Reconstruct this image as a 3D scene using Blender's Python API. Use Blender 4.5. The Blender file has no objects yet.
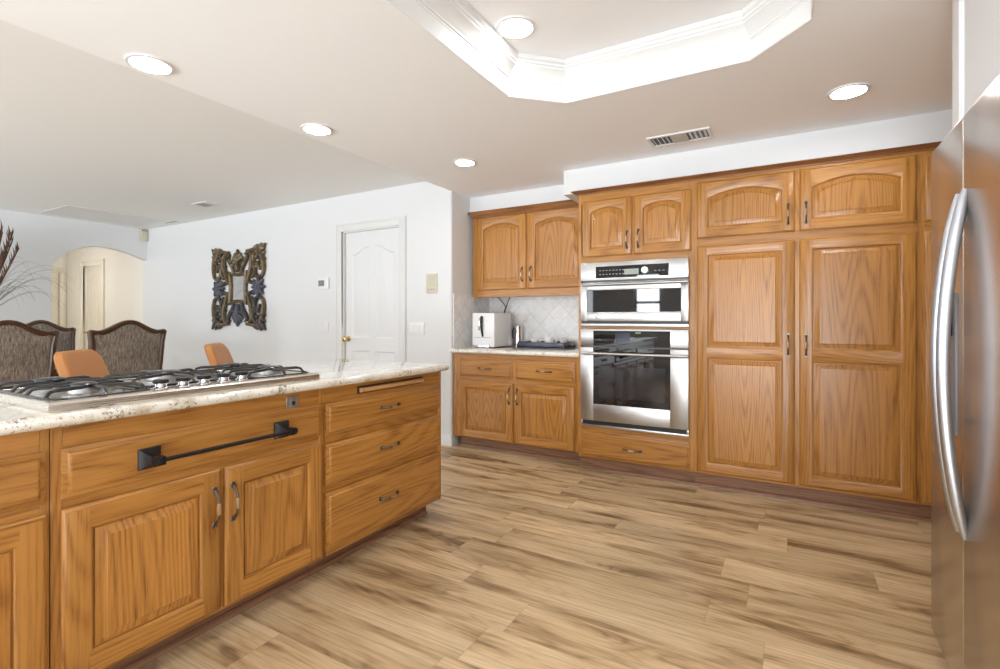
import bpy, bmesh, math, random
from mathutils import Vector, Matrix, Euler
random.seed(7)
C = bpy.context.scene.collection
SC = bpy.context.scene
R = math.radians
PI = math.pi

# ------------------------------------------------------------------ camera, world, light
cam_d = bpy.data.cameras.new('camera')
cam = bpy.data.objects.new('camera', cam_d)
C.objects.link(cam)
cam.location = (0, 0, 1.2)
cam.rotation_euler = (R(90), 0, R(30))
cam_d.sensor_width = 36.0
cam_d.lens = 503.0 / 1000 * 36
cam_d.shift_y = -0.0145
cam_d.clip_start = 0.02
SC.camera = cam
SC.view_settings.view_transform = 'Standard'
SC.view_settings.look = 'None'
SC.view_settings.gamma = 1
SC.view_settings.use_curve_mapping = False
SC.view_settings.exposure = 0.42
SC.cycles.use_denoising = True
SC.cycles.denoising_prefilter = 'ACCURATE'
SC.cycles.max_bounces = 10
SC.cycles.diffuse_bounces = 6
SC.cycles.sample_clamp_indirect = 8

world = bpy.data.worlds.new('world')
SC.world = world
world.use_nodes = True
wb = world.node_tree.nodes['Background']
wb.inputs[0].default_value = (0.80, 0.90, 1.0, 1)
wb.inputs[1].default_value = 1.6

def window_light(x0, x1, z0, z1, power, col=(0.93, 0.97, 1.0)):
    d = bpy.data.lights.new('window_daylight', 'AREA')
    d.shape = 'RECTANGLE'
    d.size = x1 - x0
    d.size_y = z1 - z0
    d.energy = power
    d.color = col
    o = bpy.data.objects.new('window_daylight', d)
    C.objects.link(o)
    o.location = ((x0 + x1) / 2, -2.72, (z0 + z1) / 2)
    o.rotation_euler = (R(90), 0, 0)   # shines towards +Y
    return o
WIN = [(-2.75, -2.22, 0.95, 2.15), (-1.3, 1.4, 0.06, 2.15), (-7.6, -3.6, 0.06, 2.15)]
window_light(*WIN[0], 30)
window_light(*WIN[1], 68)
window_light(*WIN[2], 85)
# added fill lamp outside throws light up through the windows onto the ceilings
pd = bpy.data.lights.new('ceiling_fill_lamp', 'AREA')
pd.shape = 'RECTANGLE'
pd.size, pd.size_y, pd.energy, pd.color = 9.0, 10.0, 5800, (0.84, 0.93, 1.0)
po = bpy.data.objects.new('ceiling_fill_lamp', pd)
C.objects.link(po)
po.location = (0.2, -12.4, -0.05)
po.rotation_euler = (R(180), 0, 0)   # lies on the ground and shines up
LAMP = 52.0      # strength of each recessed lamp's lens

# ------------------------------------------------------------------ materials
def new_mat(name):
    m = bpy.data.materials.new(name)
    m.use_nodes = True
    nt = m.node_tree
    return m, nt, nt.nodes['Principled BSDF']

def simple(name, col, rough=0.5, metal=0.0, spec=0.5, coat=0.0, bump=0.0, bscale=200, var=0.0):
    m, nt, p = new_mat(name)
    p.inputs['Base Color'].default_value = (*col, 1)
    p.inputs['Roughness'].default_value = rough
    p.inputs['Metallic'].default_value = metal
    p.inputs['Specular IOR Level'].default_value = spec
    p.inputs['Coat Weight'].default_value = coat
    tc = nt.nodes.new('ShaderNodeTexCoord')
    nz = nt.nodes.new('ShaderNodeTexNoise')
    nz.inputs['Scale'].default_value = bscale
    nz.inputs['Detail'].default_value = 3
    nt.links.new(tc.outputs['Object'], nz.inputs['Vector'])
    if bump:
        b = nt.nodes.new('ShaderNodeBump')
        b.inputs['Strength'].default_value = bump
        b.inputs['Distance'].default_value = 0.002
        nt.links.new(nz.outputs['Fac'], b.inputs['Height'])
        nt.links.new(b.outputs['Normal'], p.inputs['Normal'])
    if var:
        r = ramp(nt, [(0.3, tuple(c * (1 - var) for c in col)), (0.7, tuple(min(1, c * (1 + var)) for c in col))])
        nt.links.new(nz.outputs['Fac'], r.inputs[0])
        nt.links.new(r.outputs[0], p.inputs['Base Color'])
    return m

def ramp(nt, stops):
    r = nt.nodes.new('ShaderNodeValToRGB')
    e = r.color_ramp.elements
    e[0].position, e[0].color = stops[0][0], (*stops[0][1], 1)
    e[1].position, e[1].color = stops[-1][0], (*stops[-1][1], 1)
    for pos, c in stops[1:-1]:
        k = e.new(pos)
        k.color = (*c, 1)
    return r

def math_node(nt, op, a, b=None):
    n = nt.nodes.new('ShaderNodeMath')
    n.operation = op
    for i, v in enumerate((a, b)):
        if v is None: continue
        if isinstance(v, (int, float)): n.inputs[i].default_value = v
        else: nt.links.new(v, n.inputs[i])
    return n.outputs[0]

def mix_col(nt, fac, a, b, mode='MIX'):
    n = nt.nodes.new('ShaderNodeMix')
    n.data_type = 'RGBA'
    n.blend_type = mode
    for key, v in ((0, fac), (6, a), (7, b)):
        if isinstance(v, (int, float)): n.inputs[key].default_value = v
        elif isinstance(v, tuple): n.inputs[key].default_value = (*v, 1)
        else: nt.links.new(v, n.inputs[key])
    return n.outputs[2]

def mapped(nt, scale, loc=(0, 0, 0), rand=True, rot=(0, 0, 0)):
    tc = nt.nodes.new('ShaderNodeTexCoord')
    src = tc.outputs['Object']
    if rand:
        oi = nt.nodes.new('ShaderNodeObjectInfo')
        k = math_node(nt, 'MULTIPLY', oi.outputs['Random'], 37.0)
        va = nt.nodes.new('ShaderNodeVectorMath')
        va.operation = 'ADD'
        nt.links.new(src, va.inputs[0])
        nt.links.new(k, va.inputs[1])
        src = va.outputs[0]
    mp = nt.nodes.new('ShaderNodeMapping')
    mp.inputs['Scale'].default_value = scale
    mp.inputs['Location'].default_value = loc
    mp.inputs['Rotation'].default_value = rot
    nt.links.new(src, mp.inputs['Vector'])
    return mp.outputs[0]

def noise(nt, vec, scale, detail=3, rough=0.5, dist=0.0):
    n = nt.nodes.new('ShaderNodeTexNoise')
    n.inputs['Scale'].default_value = scale
    n.inputs['Detail'].default_value = detail
    n.inputs['Roughness'].default_value = rough
    n.inputs['Distortion'].default_value = dist
    nt.links.new(vec, n.inputs['Vector'])
    return n.outputs['Fac']

def oak(name, axis, light, dark, off=0.0, rough=0.33, rings=52, contrast=1.0):
    """varnished oak: contour lines of a stretched noise (cathedral grain) + fine pores"""
    m, nt, p = new_mat(name)
    st = {'x': (0.085, 1, 1), 'z': (1, 1, 0.085), 'y': (1, 0.085, 1)}[axis]
    v = mapped(nt, st, (off, off * 1.3, off * 0.7))
    n1 = noise(nt, v, 3.4, 1.2, 0.40)
    ring = math_node(nt, 'SINE', math_node(nt, 'MULTIPLY', n1, rings * 4.8))
    ring = math_node(nt, 'ADD', math_node(nt, 'MULTIPLY', ring, 0.5), 0.5)
    ring = math_node(nt, 'POWER', ring, 2.2)
    st2 = {'x': (0.035, 1, 1), 'z': (1, 1, 0.035), 'y': (1, 0.035, 1)}[axis]
    v2 = mapped(nt, st2, (off, 0, off))
    pores = noise(nt, v2, 120, 4, 0.7)
    rp = ramp(nt, [(0.47, (0, 0, 0)), (0.66, (1, 1, 1))])
    nt.links.new(pores, rp.inputs[0])
    broad = noise(nt, v, 1.6, 2)
    base = ramp(nt, [(0.3, tuple(a * 0.84 for a in light)), (0.7, tuple(a * 1.1 for a in light))])
    nt.links.new(broad, base.inputs[0])
    f1 = math_node(nt, 'MULTIPLY', ring, 0.38 * contrast)
    c1 = mix_col(nt, f1, base.outputs[0], dark)
    pr = math_node(nt, 'MULTIPLY', rp.outputs[0], math_node(nt, 'ADD', math_node(nt, 'MULTIPLY', ring, 0.50), 0.34))
    c2 = mix_col(nt, pr, c1, tuple(a * 0.8 for a in dark))
    nt.links.new(c2, p.inputs['Base Color'])
    p.inputs['Roughness'].default_value = rough
    p.inputs['Specular IOR Level'].default_value = 0.4
    p.inputs['Coat Weight'].default_value = 0.22
    p.inputs['Coat Roughness'].default_value = 0.22
    b = nt.nodes.new('ShaderNodeBump')
    b.inputs['Strength'].default_value = 0.12
    b.inputs['Distance'].default_value = 0.001
    b.invert = True
    nt.links.new(pr, b.inputs['Height'])
    nt.links.new(b.outputs['Normal'], p.inputs['Normal'])
    return m

OL, OD = (0.475, 0.215, 0.047), (0.225, 0.075, 0.012)
oak_v = oak('oak_vertical', 'z', OL, OD, 0.0, rings=40, contrast=0.7)
oak_h = oak('oak_horizontal', 'x', OL, OD, 3.1, rings=44, contrast=0.8)
oak_p = oak('oak_panel', 'z', (0.485, 0.218, 0.047), OD, 7.7, rings=50)
oak_dark = oak('oak_dark_trim', 'x', (0.30, 0.13, 0.045), (0.14, 0.05, 0.014), 5.0, rings=40)  # darker oak for the crown moulding
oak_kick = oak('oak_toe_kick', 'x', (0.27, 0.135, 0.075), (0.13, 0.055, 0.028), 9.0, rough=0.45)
OAK = [oak_v, oak_h, oak_p]

wall_m = simple('white_wall_paint', (0.745, 0.755, 0.765), 0.85, spec=0.2, bump=0.05, bscale=120)
ceil_m = simple('white_ceiling_paint', (0.93, 0.94, 0.96), 0.9, spec=0.15, bump=0.05, bscale=120)
trim_m = simple('white_trim_paint', (0.74, 0.74, 0.735), 0.45, spec=0.4)
door_m = simple('white_door_paint', (0.76, 0.77, 0.78), 0.4, spec=0.4)
cream_m = simple('cream_plastic', (0.62, 0.58, 0.45), 0.45)
white_pl = simple('white_plastic', (0.82, 0.82, 0.83), 0.3, coat=0.2)
grey_pl = simple('grey_plastic', (0.20, 0.21, 0.23), 0.4)
black_pl = simple('black_plastic', (0.012, 0.012, 0.013), 0.35)
black_metal = simple('black_metal', (0.007, 0.007, 0.009), 0.36, spec=0.35)
grate_m = simple('black_enamel_iron', (0.013, 0.0135, 0.017), 0.20, spec=0.7, bump=0.05, bscale=300)
black_glass = simple('black_glass', (0.006, 0.006, 0.008), 0.03, spec=0.6, coat=0.3)
inner_glass = simple('oven_window_glass', (0.02, 0.02, 0.024), 0.06, spec=0.6, coat=0.2)
brass = simple('polished_brass', (0.75, 0.55, 0.22), 0.2, metal=1)
pewter = simple('antique_pewter', (0.17, 0.145, 0.12), 0.34, metal=0.9)
pewter_hi = simple('worn_bronze_grip', (0.50, 0.36, 0.22), 0.3, metal=0.8)
chrome = simple('chrome', (0.75, 0.75, 0.77), 0.12, metal=1)
burner_m = simple('cast_aluminium', (0.42, 0.42, 0.42), 0.4, metal=1)
mirror_m = simple('mirror_glass', (0.85, 0.87, 0.88), 0.02, metal=1)
leather = simple('tan_leather', (0.47, 0.205, 0.065), 0.48, spec=0.3, bump=0.15, bscale=260, var=0.08)
walnut = oak('dark_walnut', 'z', (0.085, 0.038, 0.018), (0.03, 0.012, 0.006), 2.0, rough=0.35)
walnut_h = oak('dark_walnut_horizontal', 'x', (0.10, 0.046, 0.022), (0.035, 0.014, 0.007), 2.0, rough=0.3)
navy = simple('navy_lacquer', (0.028, 0.032, 0.055), 0.3, coat=0.2)
porcelain = simple('white_porcelain', (0.86, 0.86, 0.85), 0.15, coat=0.4)
lens_m, _nt, _p = new_mat('lamp_lens')
_p.inputs['Base Color'].default_value = (1, 1, 1, 1)
_p.inputs['Emission Color'].default_value = (0.98, 0.98, 0.97, 1)
_p.inputs['Emission Strength'].default_value = LAMP
hall_fill, _nt, _p = new_mat('hall_fill_glow')  # glow of the added hallway lamp
_p.inputs['Emission Color'].default_value = (1.0, 0.97, 0.93, 1)
_p.inputs['Emission Strength'].default_value = 75
display_m, _nt, _p = new_mat('lit_display')
_p.inputs['Base Color'].default_value = (0.2, 0.21, 0.2, 1)
_p.inputs['Emission Color'].default_value = (0.55, 0.6, 0.55, 1)
_p.inputs['Emission Strength'].default_value = 0.25

def steel(name, axis, col=(0.48, 0.475, 0.465), rough=0.33, streak=0.025):
    m, nt, p = new_mat(name)
    st = {'x': (0.01, 1, 1), 'z': (1, 1, 0.01), 'y': (1, 0.01, 1)}[axis]
    v = mapped(nt, st, rand=False)
    n = noise(nt, v, 400, 2)
    r = ramp(nt, [(0.3, (rough - streak,) * 3), (0.7, (rough + streak,) * 3)])
    nt.links.new(n, r.inputs[0])
    nt.links.new(r.outputs[0], p.inputs['Roughness'])
    p.inputs['Base Color'].default_value = (*col, 1)
    p.inputs['Metallic'].default_value = 1
    return m
steel_h = steel('brushed_steel_horizontal', 'x')
steel_f = steel('fridge_steel', 'z', (0.56, 0.505, 0.46), 0.26, 0.0)
steel_bar = steel('handle_steel', 'z', (0.47, 0.49, 0.535), 0.32, 0.03)
steel_top = steel('cooktop_steel', 'y', (0.74, 0.70, 0.63), 0.25, 0.05)

def granite(name):
    m, nt, p = new_mat(name)
    v = mapped(nt, (1, 1, 1), rand=False)
    n1 = noise(nt, v, 9, 5, 0.65)
    base = ramp(nt, [(0.3, (0.46, 0.38, 0.27)), (0.46, (0.76, 0.72, 0.63)), (0.66, (0.85, 0.83, 0.77))])
    nt.links.new(n1, base.inputs[0])
    n2 = noise(nt, v, 90, 4, 0.75)
    cl = noise(nt, v, 7, 2, 0.5, 1.0)
    clr = ramp(nt, [(0.48, (0, 0, 0)), (0.66, (0.13, 0.13, 0.13))])
    nt.links.new(cl, clr.inputs[0])
    s = math_node(nt, 'ADD', n2, clr.outputs[0])
    sp = ramp(nt, [(0.61, (0, 0, 0)), (0.665, (1, 1, 1))])
    nt.links.new(s, sp.inputs[0])
    c = mix_col(nt, math_node(nt, 'MULTIPLY', sp.outputs[0], 0.85), base.outputs[0], (0.10, 0.06, 0.04))
    n3 = noise(nt, v, 160, 2, 0.6)
    s3 = ramp(nt, [(0.62, (0, 0, 0)), (0.68, (1, 1, 1))])
    nt.links.new(n3, s3.inputs[0])
    c = mix_col(nt, math_node(nt, 'MULTIPLY', s3.outputs[0], 0.35), c, (0.32, 0.20, 0.11))
    nt.links.new(c, p.inputs['Base Color'])
    p.inputs['Roughness'].default_value = 0.09
    p.inputs['Specular IOR Level'].default_value = 0.55
    p.inputs['Coat Weight'].default_value = 0.9
    p.inputs['Coat IOR'].default_value = 1.8
    p.inputs['Coat Roughness'].default_value = 0.05
    return m
granite_m = granite('speckled_granite')

def floor_material():
    m, nt, p = new_mat('vinyl_plank_floor')
    tc = nt.nodes.new('ShaderNodeTexCoord')
    sx = nt.nodes.new('ShaderNodeSeparateXYZ')
    nt.links.new(tc.outputs['Object'], sx.inputs[0])
    W, L = 0.217, 1.22
    row_f = math_node(nt, 'DIVIDE', math_node(nt, 'ADD', sx.outputs[1], 20 * W - 2.551 + 12 * W), W)
    row = math_node(nt, 'FLOOR', row_f)
    wn = nt.nodes.new('ShaderNodeTexWhiteNoise')
    wn.noise_dimensions = '1D'
    nt.links.new(row, wn.inputs['W'])
    col_f = math_node(nt, 'DIVIDE', math_node(nt, 'ADD', sx.outputs[0], math_node(nt, 'ADD', math_node(nt, 'MULTIPLY', wn.outputs['Value'], L), 30)), L)
    col = math_node(nt, 'FLOOR', col_f)
    pid = math_node(nt, 'ADD', math_node(nt, 'MULTIPLY', row, 17.31), math_node(nt, 'MULTIPLY', col, 5.77))
    wn2 = nt.nodes.new('ShaderNodeTexWhiteNoise')
    wn2.noise_dimensions = '1D'
    nt.links.new(pid, wn2.inputs['W'])
    # grain coordinates shifted per plank
    cx = nt.nodes.new('ShaderNodeCombineXYZ')
    nt.links.new(math_node(nt, 'ADD', math_node(nt, 'MULTIPLY', sx.outputs[0], 0.17), math_node(nt, 'MULTIPLY', wn2.outputs['Value'], 40)), cx.inputs[0])
    nt.links.new(math_node(nt, 'ADD', sx.outputs[1], math_node(nt, 'MULTIPLY', wn2.outputs['Value'], 13)), cx.inputs[1])
    g1 = noise(nt, cx.outputs[0], 8.0, 4, 0.55, 0.4)
    base = ramp(nt, [(0.25, (0.18, 0.105, 0.046)), (0.38, (0.39, 0.26, 0.135)), (0.48, (0.58, 0.42, 0.24)), (0.66, (0.70, 0.54, 0.335))])
    nt.links.new(g1, base.inputs[0])
    g2 = math_node(nt, 'SINE', math_node(nt, 'MULTIPLY', noise(nt, cx.outputs[0], 5.0, 1.5), 130))
    g2 = math_node(nt, 'POWER', math_node(nt, 'ADD', math_node(nt, 'MULTIPLY', g2, 0.5), 0.5), 3)
    msk = ramp(nt, [(0.36, (1, 1, 1)), (0.52, (0, 0, 0))])
    nt.links.new(g1, msk.inputs[0])
    g2m = math_node(nt, 'MULTIPLY', g2, math_node(nt, 'ADD', math_node(nt, 'MULTIPLY', msk.outputs[0], 0.40), 0.07))
    c = mix_col(nt, g2m, base.outputs[0], (0.11, 0.065, 0.03))
    mp = nt.nodes.new('ShaderNodeMapping')
    mp.inputs['Scale'].default_value = (0.12, 1, 1)
    nt.links.new(cx.outputs[0], mp.inputs['Vector'])
    fine = noise(nt, mp.outputs[0], 95, 4, 0.7)
    fr = ramp(nt, [(0.32, (0.70, 0.68, 0.66)), (0.52, (1.0, 1.0, 1.0)), (0.7, (1.10, 1.10, 1.10))])
    nt.links.new(fine, fr.inputs[0])
    c = mix_col(nt, 1.0, c, fr.outputs[0], 'MULTIPLY')
    tone = ramp(nt, [(0, (0.86, 0.85, 0.84)), (1, (1.12, 1.12, 1.14))])
    nt.links.new(wn2.outputs['Value'], tone.inputs[0])
    c = mix_col(nt, 1.0, c, tone.outputs[0], 'MULTIPLY')
    # seams
    fy = math_node(nt, 'FRACT', row_f)
    fx = math_node(nt, 'FRACT', col_f)
    ey = math_node(nt, 'MULTIPLY', math_node(nt, 'MINIMUM', fy, math_node(nt, 'SUBTRACT', 1.0, fy)), W)
    ex = math_node(nt, 'MULTIPLY', math_node(nt, 'MINIMUM', fx, math_node(nt, 'SUBTRACT', 1.0, fx)), L)
    e = math_node(nt, 'LESS_THAN', math_node(nt, 'MINIMUM', ex, ey), 0.0014)
    c = mix_col(nt, math_node(nt, 'MULTIPLY', e, 0.25), c, (0.10, 0.06, 0.03))
    nt.links.new(c, p.inputs['Base Color'])
    p.inputs['Roughness'].default_value = 0.40
    p.inputs['Specular IOR Level'].default_value = 0.4
    return m
floor_m = floor_material()

def tile_material():
    m, nt, p = new_mat('diagonal_stone_tile')
    tc = nt.nodes.new('ShaderNodeTexCoord')
    sx = nt.nodes.new('ShaderNodeSeparateXYZ')
    nt.links.new(tc.outputs['Object'], sx.inputs[0])
    a = math_node(nt, 'ADD', sx.outputs[0], sx.outputs[1])
    u = math_node(nt, 'DIVIDE', math_node(nt, 'ADD', a, sx.outputs[2]), 0.21)
    v = math_node(nt, 'DIVIDE', math_node(nt, 'SUBTRACT', a, sx.outputs[2]), 0.21)
    u = math_node(nt, 'ADD', u, 40); v = math_node(nt, 'ADD', v, 40)
    fu, fv = math_node(nt, 'FRACT', u), math_node(nt, 'FRACT', v)
    e = math_node(nt, 'MINIMUM', math_node(nt, 'MINIMUM', fu, math_node(nt, 'SUBTRACT', 1.0, fu)), math_node(nt, 'MINIMUM', fv, math_node(nt, 'SUBTRACT', 1.0, fv)))
    g = math_node(nt, 'LESS_THAN', e, 0.02)
    wn = nt.nodes.new('ShaderNodeTexWhiteNoise')
    wn.noise_dimensions = '1D'
    nt.links.new(math_node(nt, 'ADD', math_node(nt, 'MULTIPLY', math_node(nt, 'FLOOR', u), 7.3), math_node(nt, 'MULTIPLY', math_node(nt, 'FLOOR', v), 3.1)), wn.inputs['W'])
    t = ramp(nt, [(0, (0.80, 0.80, 0.80)), (1, (0.88, 0.885, 0.89))])
    nt.links.new(wn.outputs['Value'], t.inputs[0])
    n = noise(nt, tc.outputs['Object'], 22, 4, 0.6)
    nr = ramp(nt, [(0.3, (0.88, 0.87, 0.85)), (0.7, (1.05, 1.05, 1.05))])
    nt.links.new(n, nr.inputs[0])
    c = mix_col(nt, 1.0, t.outputs[0], nr.outputs[0], 'MULTIPLY')
    c = mix_col(nt, math_node(nt, 'MULTIPLY', g, 0.45), c, (0.47, 0.46, 0.44))
    nt.links.new(c, p.inputs['Base Color'])
    p.inputs['Roughness'].default_value = 0.3
    return m
tile_m = tile_material()

def tweed_material():
    m, nt, p = new_mat('brown_tweed')
    v = mapped(nt, (1, 1, 1), rand=False)
    w = noise(nt, v, 240, 3, 0.7)
    v2 = mapped(nt, (1, 1, 0.15), rand=False)
    s = noise(nt, v2, 110, 2, 0.6)
    k = math_node(nt, 'ADD', math_node(nt, 'MULTIPLY', w, 0.55), math_node(nt, 'MULTIPLY', s, 0.45))
    r = ramp(nt, [(0.36, (0.055, 0.042, 0.032)), (0.5, (0.18, 0.148, 0.118)), (0.64, (0.39, 0.34, 0.285))])
    nt.links.new(k, r.inputs[0])
    nt.links.new(r.outputs[0], p.inputs['Base Color'])
    p.inputs['Roughness'].default_value = 0.9
    p.inputs['Sheen Weight'].default_value = 0.15
    return m
tweed = tweed_material()

def carved_material():
    m, nt, p = new_mat('carved_gilt_wood')
    tc = nt.nodes.new('ShaderNodeTexCoord')
    sx = nt.nodes.new('ShaderNodeSeparateXYZ')
    nt.links.new(tc.outputs['Object'], sx.inputs[0])
    n = noise(nt, tc.outputs['Object'], 14, 4, 0.6)
    r = ramp(nt, [(0.35, (0.035, 0.024, 0.018)), (0.52, (0.10, 0.07, 0.04)), (0.66, (0.26, 0.19, 0.095))])
    nt.links.new(n, r.inputs[0])
    nt.links.new(r.outputs[0], p.inputs['Base Color'])
    p.inputs['Roughness'].default_value = 0.45
    p.inputs['Metallic'].default_value = 0.25
    return m
carved = carved_material()
carved_low = simple('dark_carved_wood', (0.055, 0.047, 0.045), 0.5, metal=0.1, var=0.5, bscale=30)
carved_blue = simple('slate_carved_wood', (0.075, 0.075, 0.10), 0.5, metal=0.1, var=0.35, bscale=60)
carved_gold = simple('gilt_rail', (0.125, 0.088, 0.043), 0.4, metal=0.3, var=0.35, bscale=30)
gasket_m = simple('pale_gasket', (0.66, 0.66, 0.68), 0.5)

# ------------------------------------------------------------------ mesh helpers
class MB:
    def __init__(self):
        self.bm = bmesh.new()
    def box(self, x0, x1, y0, y1, z0, z1, mi=0, b=0.0, seg=2):
        x0, x1 = sorted((x0, x1)); y0, y1 = sorted((y0, y1)); z0, z1 = sorted((z0, z1))
        M = Matrix.Translation(((x0+x1)/2, (y0+y1)/2, (z0+z1)/2)) @ Matrix.Diagonal((x1-x0, y1-y0, z1-z0, 1))
        r = bmesh.ops.create_cube(self.bm, size=1, matrix=M)
        vs = r['verts']
        fs = set(f for v in vs for f in v.link_faces)
        for f in fs: f.material_index = mi
        if b:
            es = list(set(e for v in vs for e in v.link_edges))
            q = bmesh.ops.bevel(self.bm, geom=es, offset=b, segments=seg, affect='EDGES', profile=0.5)
            for f in q['faces']: f.material_index = mi
        return self
    def face(self, pts, mi=0):
        try:
            f = self.bm.faces.new([self.bm.verts.new(p) for p in pts])
            f.material_index = mi
            return f
        except ValueError:
            return None
    def loops(self, L, mi=0, closed=True, cap0=False, cap1=False):
        """skin a list of point loops (all the same length)"""
        V = [[self.bm.verts.new(p) for p in l] for l in L]
        n = len(V[0])
        for a, b in zip(V[:-1], V[1:]):
            for i in range(n if closed else n - 1):
                j = (i + 1) % n
                m = mi(i) if callable(mi) else mi
                f = self.bm.faces.new((a[i], a[j], b[j], b[i]))
                f.material_index = m
        m0 = mi(-1) if callable(mi) else mi
        if cap0: self.bm.faces.new(list(reversed(V[0]))).material_index = m0
        if cap1: self.bm.faces.new(V[-1]).material_index = m0
        return self
    def tube(self, pts, r, mi=0, seg=10, caps=True, closed=False, flat=None):
        """tube through pts; r = radius or list; flat = (sx, sy) squash in the frame"""
        pts = [Vector(p) for p in pts]
        n = len(pts)
        rs = r if isinstance(r, (list, tuple)) else [r] * n
        fx, fy = flat or (1, 1)
        L = []
        up = None
        for i, p in enumerate(pts):
            if closed: t = pts[(i+1) % n] - pts[i-1]
            else: t = pts[min(i+1, n-1)] - pts[max(i-1, 0)]
            t.normalize()
            if up is None:
                up = Vector((0, 0, 1)) if abs(t.z) < 0.9 else Vector((0, 1, 0))
            s = t.cross(up)
            if s.length < 1e-6: s = t.cross(Vector((1, 0.3, 0)))
            s.normalize()
            up = s.cross(t).normalized()
            L.append([p + (s * math.cos(2*PI*k/seg) * fx + up * math.sin(2*PI*k/seg) * fy) * rs[i] for k in range(seg)])
        if closed: L.append(L[0]); caps = False
        if callable(mi):
            for i in range(len(L)-1):
                self.loops(L[i:i+2], mi(i), cap0=caps and i == 0, cap1=caps and i == len(L)-2)
        else:
            self.loops(L, mi, cap0=caps, cap1=caps)
        return self
    def lathe(self, prof, mi=0, seg=24, M=None, cap0=True, cap1=True):
        M = M or Matrix.Identity(4)
        L = [[M @ Vector((r*math.cos(2*PI*k/seg), r*math.sin(2*PI*k/seg), z)) for k in range(seg)] for r, z in prof]
        return self.loops(L, mi, cap0=cap0, cap1=cap1)
    def prism(self, pts, d, mi=0, ch=0.0):
        """closed outline pts (3D, planar) extruded by vector d, optional chamfer on the far side"""
        d = Vector(d)
        P = [Vector(p) for p in pts]
        L = [P]
        if ch:
            c = sum(P, Vector()) / len(P)
            L.append([p + d * (1 - ch / d.length) for p in P])
            L.append([p + d + (c - p).normalized() * ch for p in P])
        else:
            L.append([p + d for p in P])
        return self.loops(L, mi, cap0=True, cap1=True)
    def ball(self, c, r, mi=0, sc=(1, 1, 1), u=14, v=9):
        M = Matrix.Translation(c) @ Matrix.Diagonal((sc[0], sc[1], sc[2], 1))
        q = bmesh.ops.create_uvsphere(self.bm, u_segments=u, v_segments=v, radius=r, matrix=M)
        for f in set(f for w in q['verts'] for f in w.link_faces): f.material_index = mi
        return self
    def build(self, name, mats, parent=None, loc=(0, 0, 0), smooth=38, weld=True, front=None):
        bm = self.bm
        if weld: bmesh.ops.remove_doubles(bm, verts=bm.verts, dist=1e-5)
        bmesh.ops.recalc_face_normals(bm, faces=bm.faces)
        if front:
            fv = Vector(front)
            bm.normal_update()
            for f in bm.faces:
                if f.normal.dot(fv) < -.05 and f.calc_center_median().dot(fv) > 1e-4: f.normal_flip()
        me = bpy.data.meshes.new(name)
        bm.to_mesh(me)
        bm.free()
        for m in (mats if isinstance(mats, (list, tuple)) else [mats]): me.materials.append(m)
        if smooth:
            me.shade_smooth()
            me.set_sharp_from_angle(angle=R(smooth))
        o = bpy.data.objects.new(name, me)
        C.objects.link(o)
        o.location = loc
        if parent: o.parent = parent
        return o

def tag(o, label=None, cat=None, group=None, kind=None):
    if label: o['label'] = label
    if cat: o['category'] = cat
    if group: o['group'] = group
    if kind: o['kind'] = kind
    return o
def thing(name, label, cat, loc=(0, 0, 0), rz=0, group=None):
    o = bpy.data.objects.new(name, None)
    o.empty_display_size = 0.1
    C.objects.link(o)
    o.location = loc
    o.rotation_euler = (0, 0, rz)
    return tag(o, label, cat, group)
def struct(o):
    o['kind'] = 'structure'
    return o
def copy_tree(o, parent=None):
    c = o.copy()
    C.objects.link(c)
    if parent: c.parent = parent
    for ch in list(o.children): copy_tree(ch, c)
    return c

# ------------------------------------------------------------------ room shell
KZ = 2.43       # kitchen ceiling
DZ = 2.565      # dining ceiling
EX, WX = 1.6, -8.43
SY, NY, DY = -2.6, 4.62, 3.92
KX = -2.80      # kitchen / dining line and alcove side wall
struct(MB().box(-11.4, EX + .1, SY - .1, NY + .1, -0.08, 0).build('floor', floor_m, smooth=0))

# tray in the kitchen ceiling
TX0, TX1, TY0, TY1, CH = -1.343, 0.076, -0.55, 2.655, 0.24
def octo(d, z):
    x0, x1, y0, y1 = TX0 + d, TX1 - d, TY0 + d, TY1 - d
    c = CH - d * 0.586
    return [Vector(p) for p in ((x0+c, y0, z), (x1-c, y0, z), (x1, y0+c, z), (x1, y1-c, z), (x1-c, y1, z), (x0+c, y1, z), (x0, y1-c, z), (x0, y0+c, z))]
m = MB()
oc = octo(0, KZ)
a0, a1, b0, b1 = KX, EX, SY, NY
m.face([(a0, b0, KZ), (a1, b0, KZ), oc[1], oc[0]])
m.face([(a1, b0, KZ), oc[2], oc[1]])
m.face([(a1, b0, KZ), (a1, b1, KZ), oc[3], oc[2]])
m.face([(a1, b1, KZ), oc[4], oc[3]])
m.face([(a1, b1, KZ), (a0, b1, KZ), oc[5], oc[4]])
m.face([(a0, b1, KZ), oc[6], oc[5]])
m.face([(a0, b1, KZ), (a0, b0, KZ), oc[7], oc[6]])
m.face([(a0, b0, KZ), oc[0], oc[7]])
m.face([(KX, SY, KZ), (KX, DY, KZ), (KX, DY, DZ + .05), (KX, SY, DZ + .05)])
m.face([(KX, SY, DZ + .3), (EX, SY, DZ + .3), (EX, NY, DZ + .3), (KX, NY, DZ + .3)])
struct(m.build('ceiling', ceil_m, smooth=0))
struct(MB().loops([octo(0, KZ), octo(0, KZ + .205)], 0).face(octo(0, KZ + .205)) and (lambda q: (q.loops([octo(0, KZ), octo(0, KZ + .205)], 0), q.face(octo(0, KZ + .205)), q)[2])(MB()).build('ceiling_tray', ceil_m, smooth=0))
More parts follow.
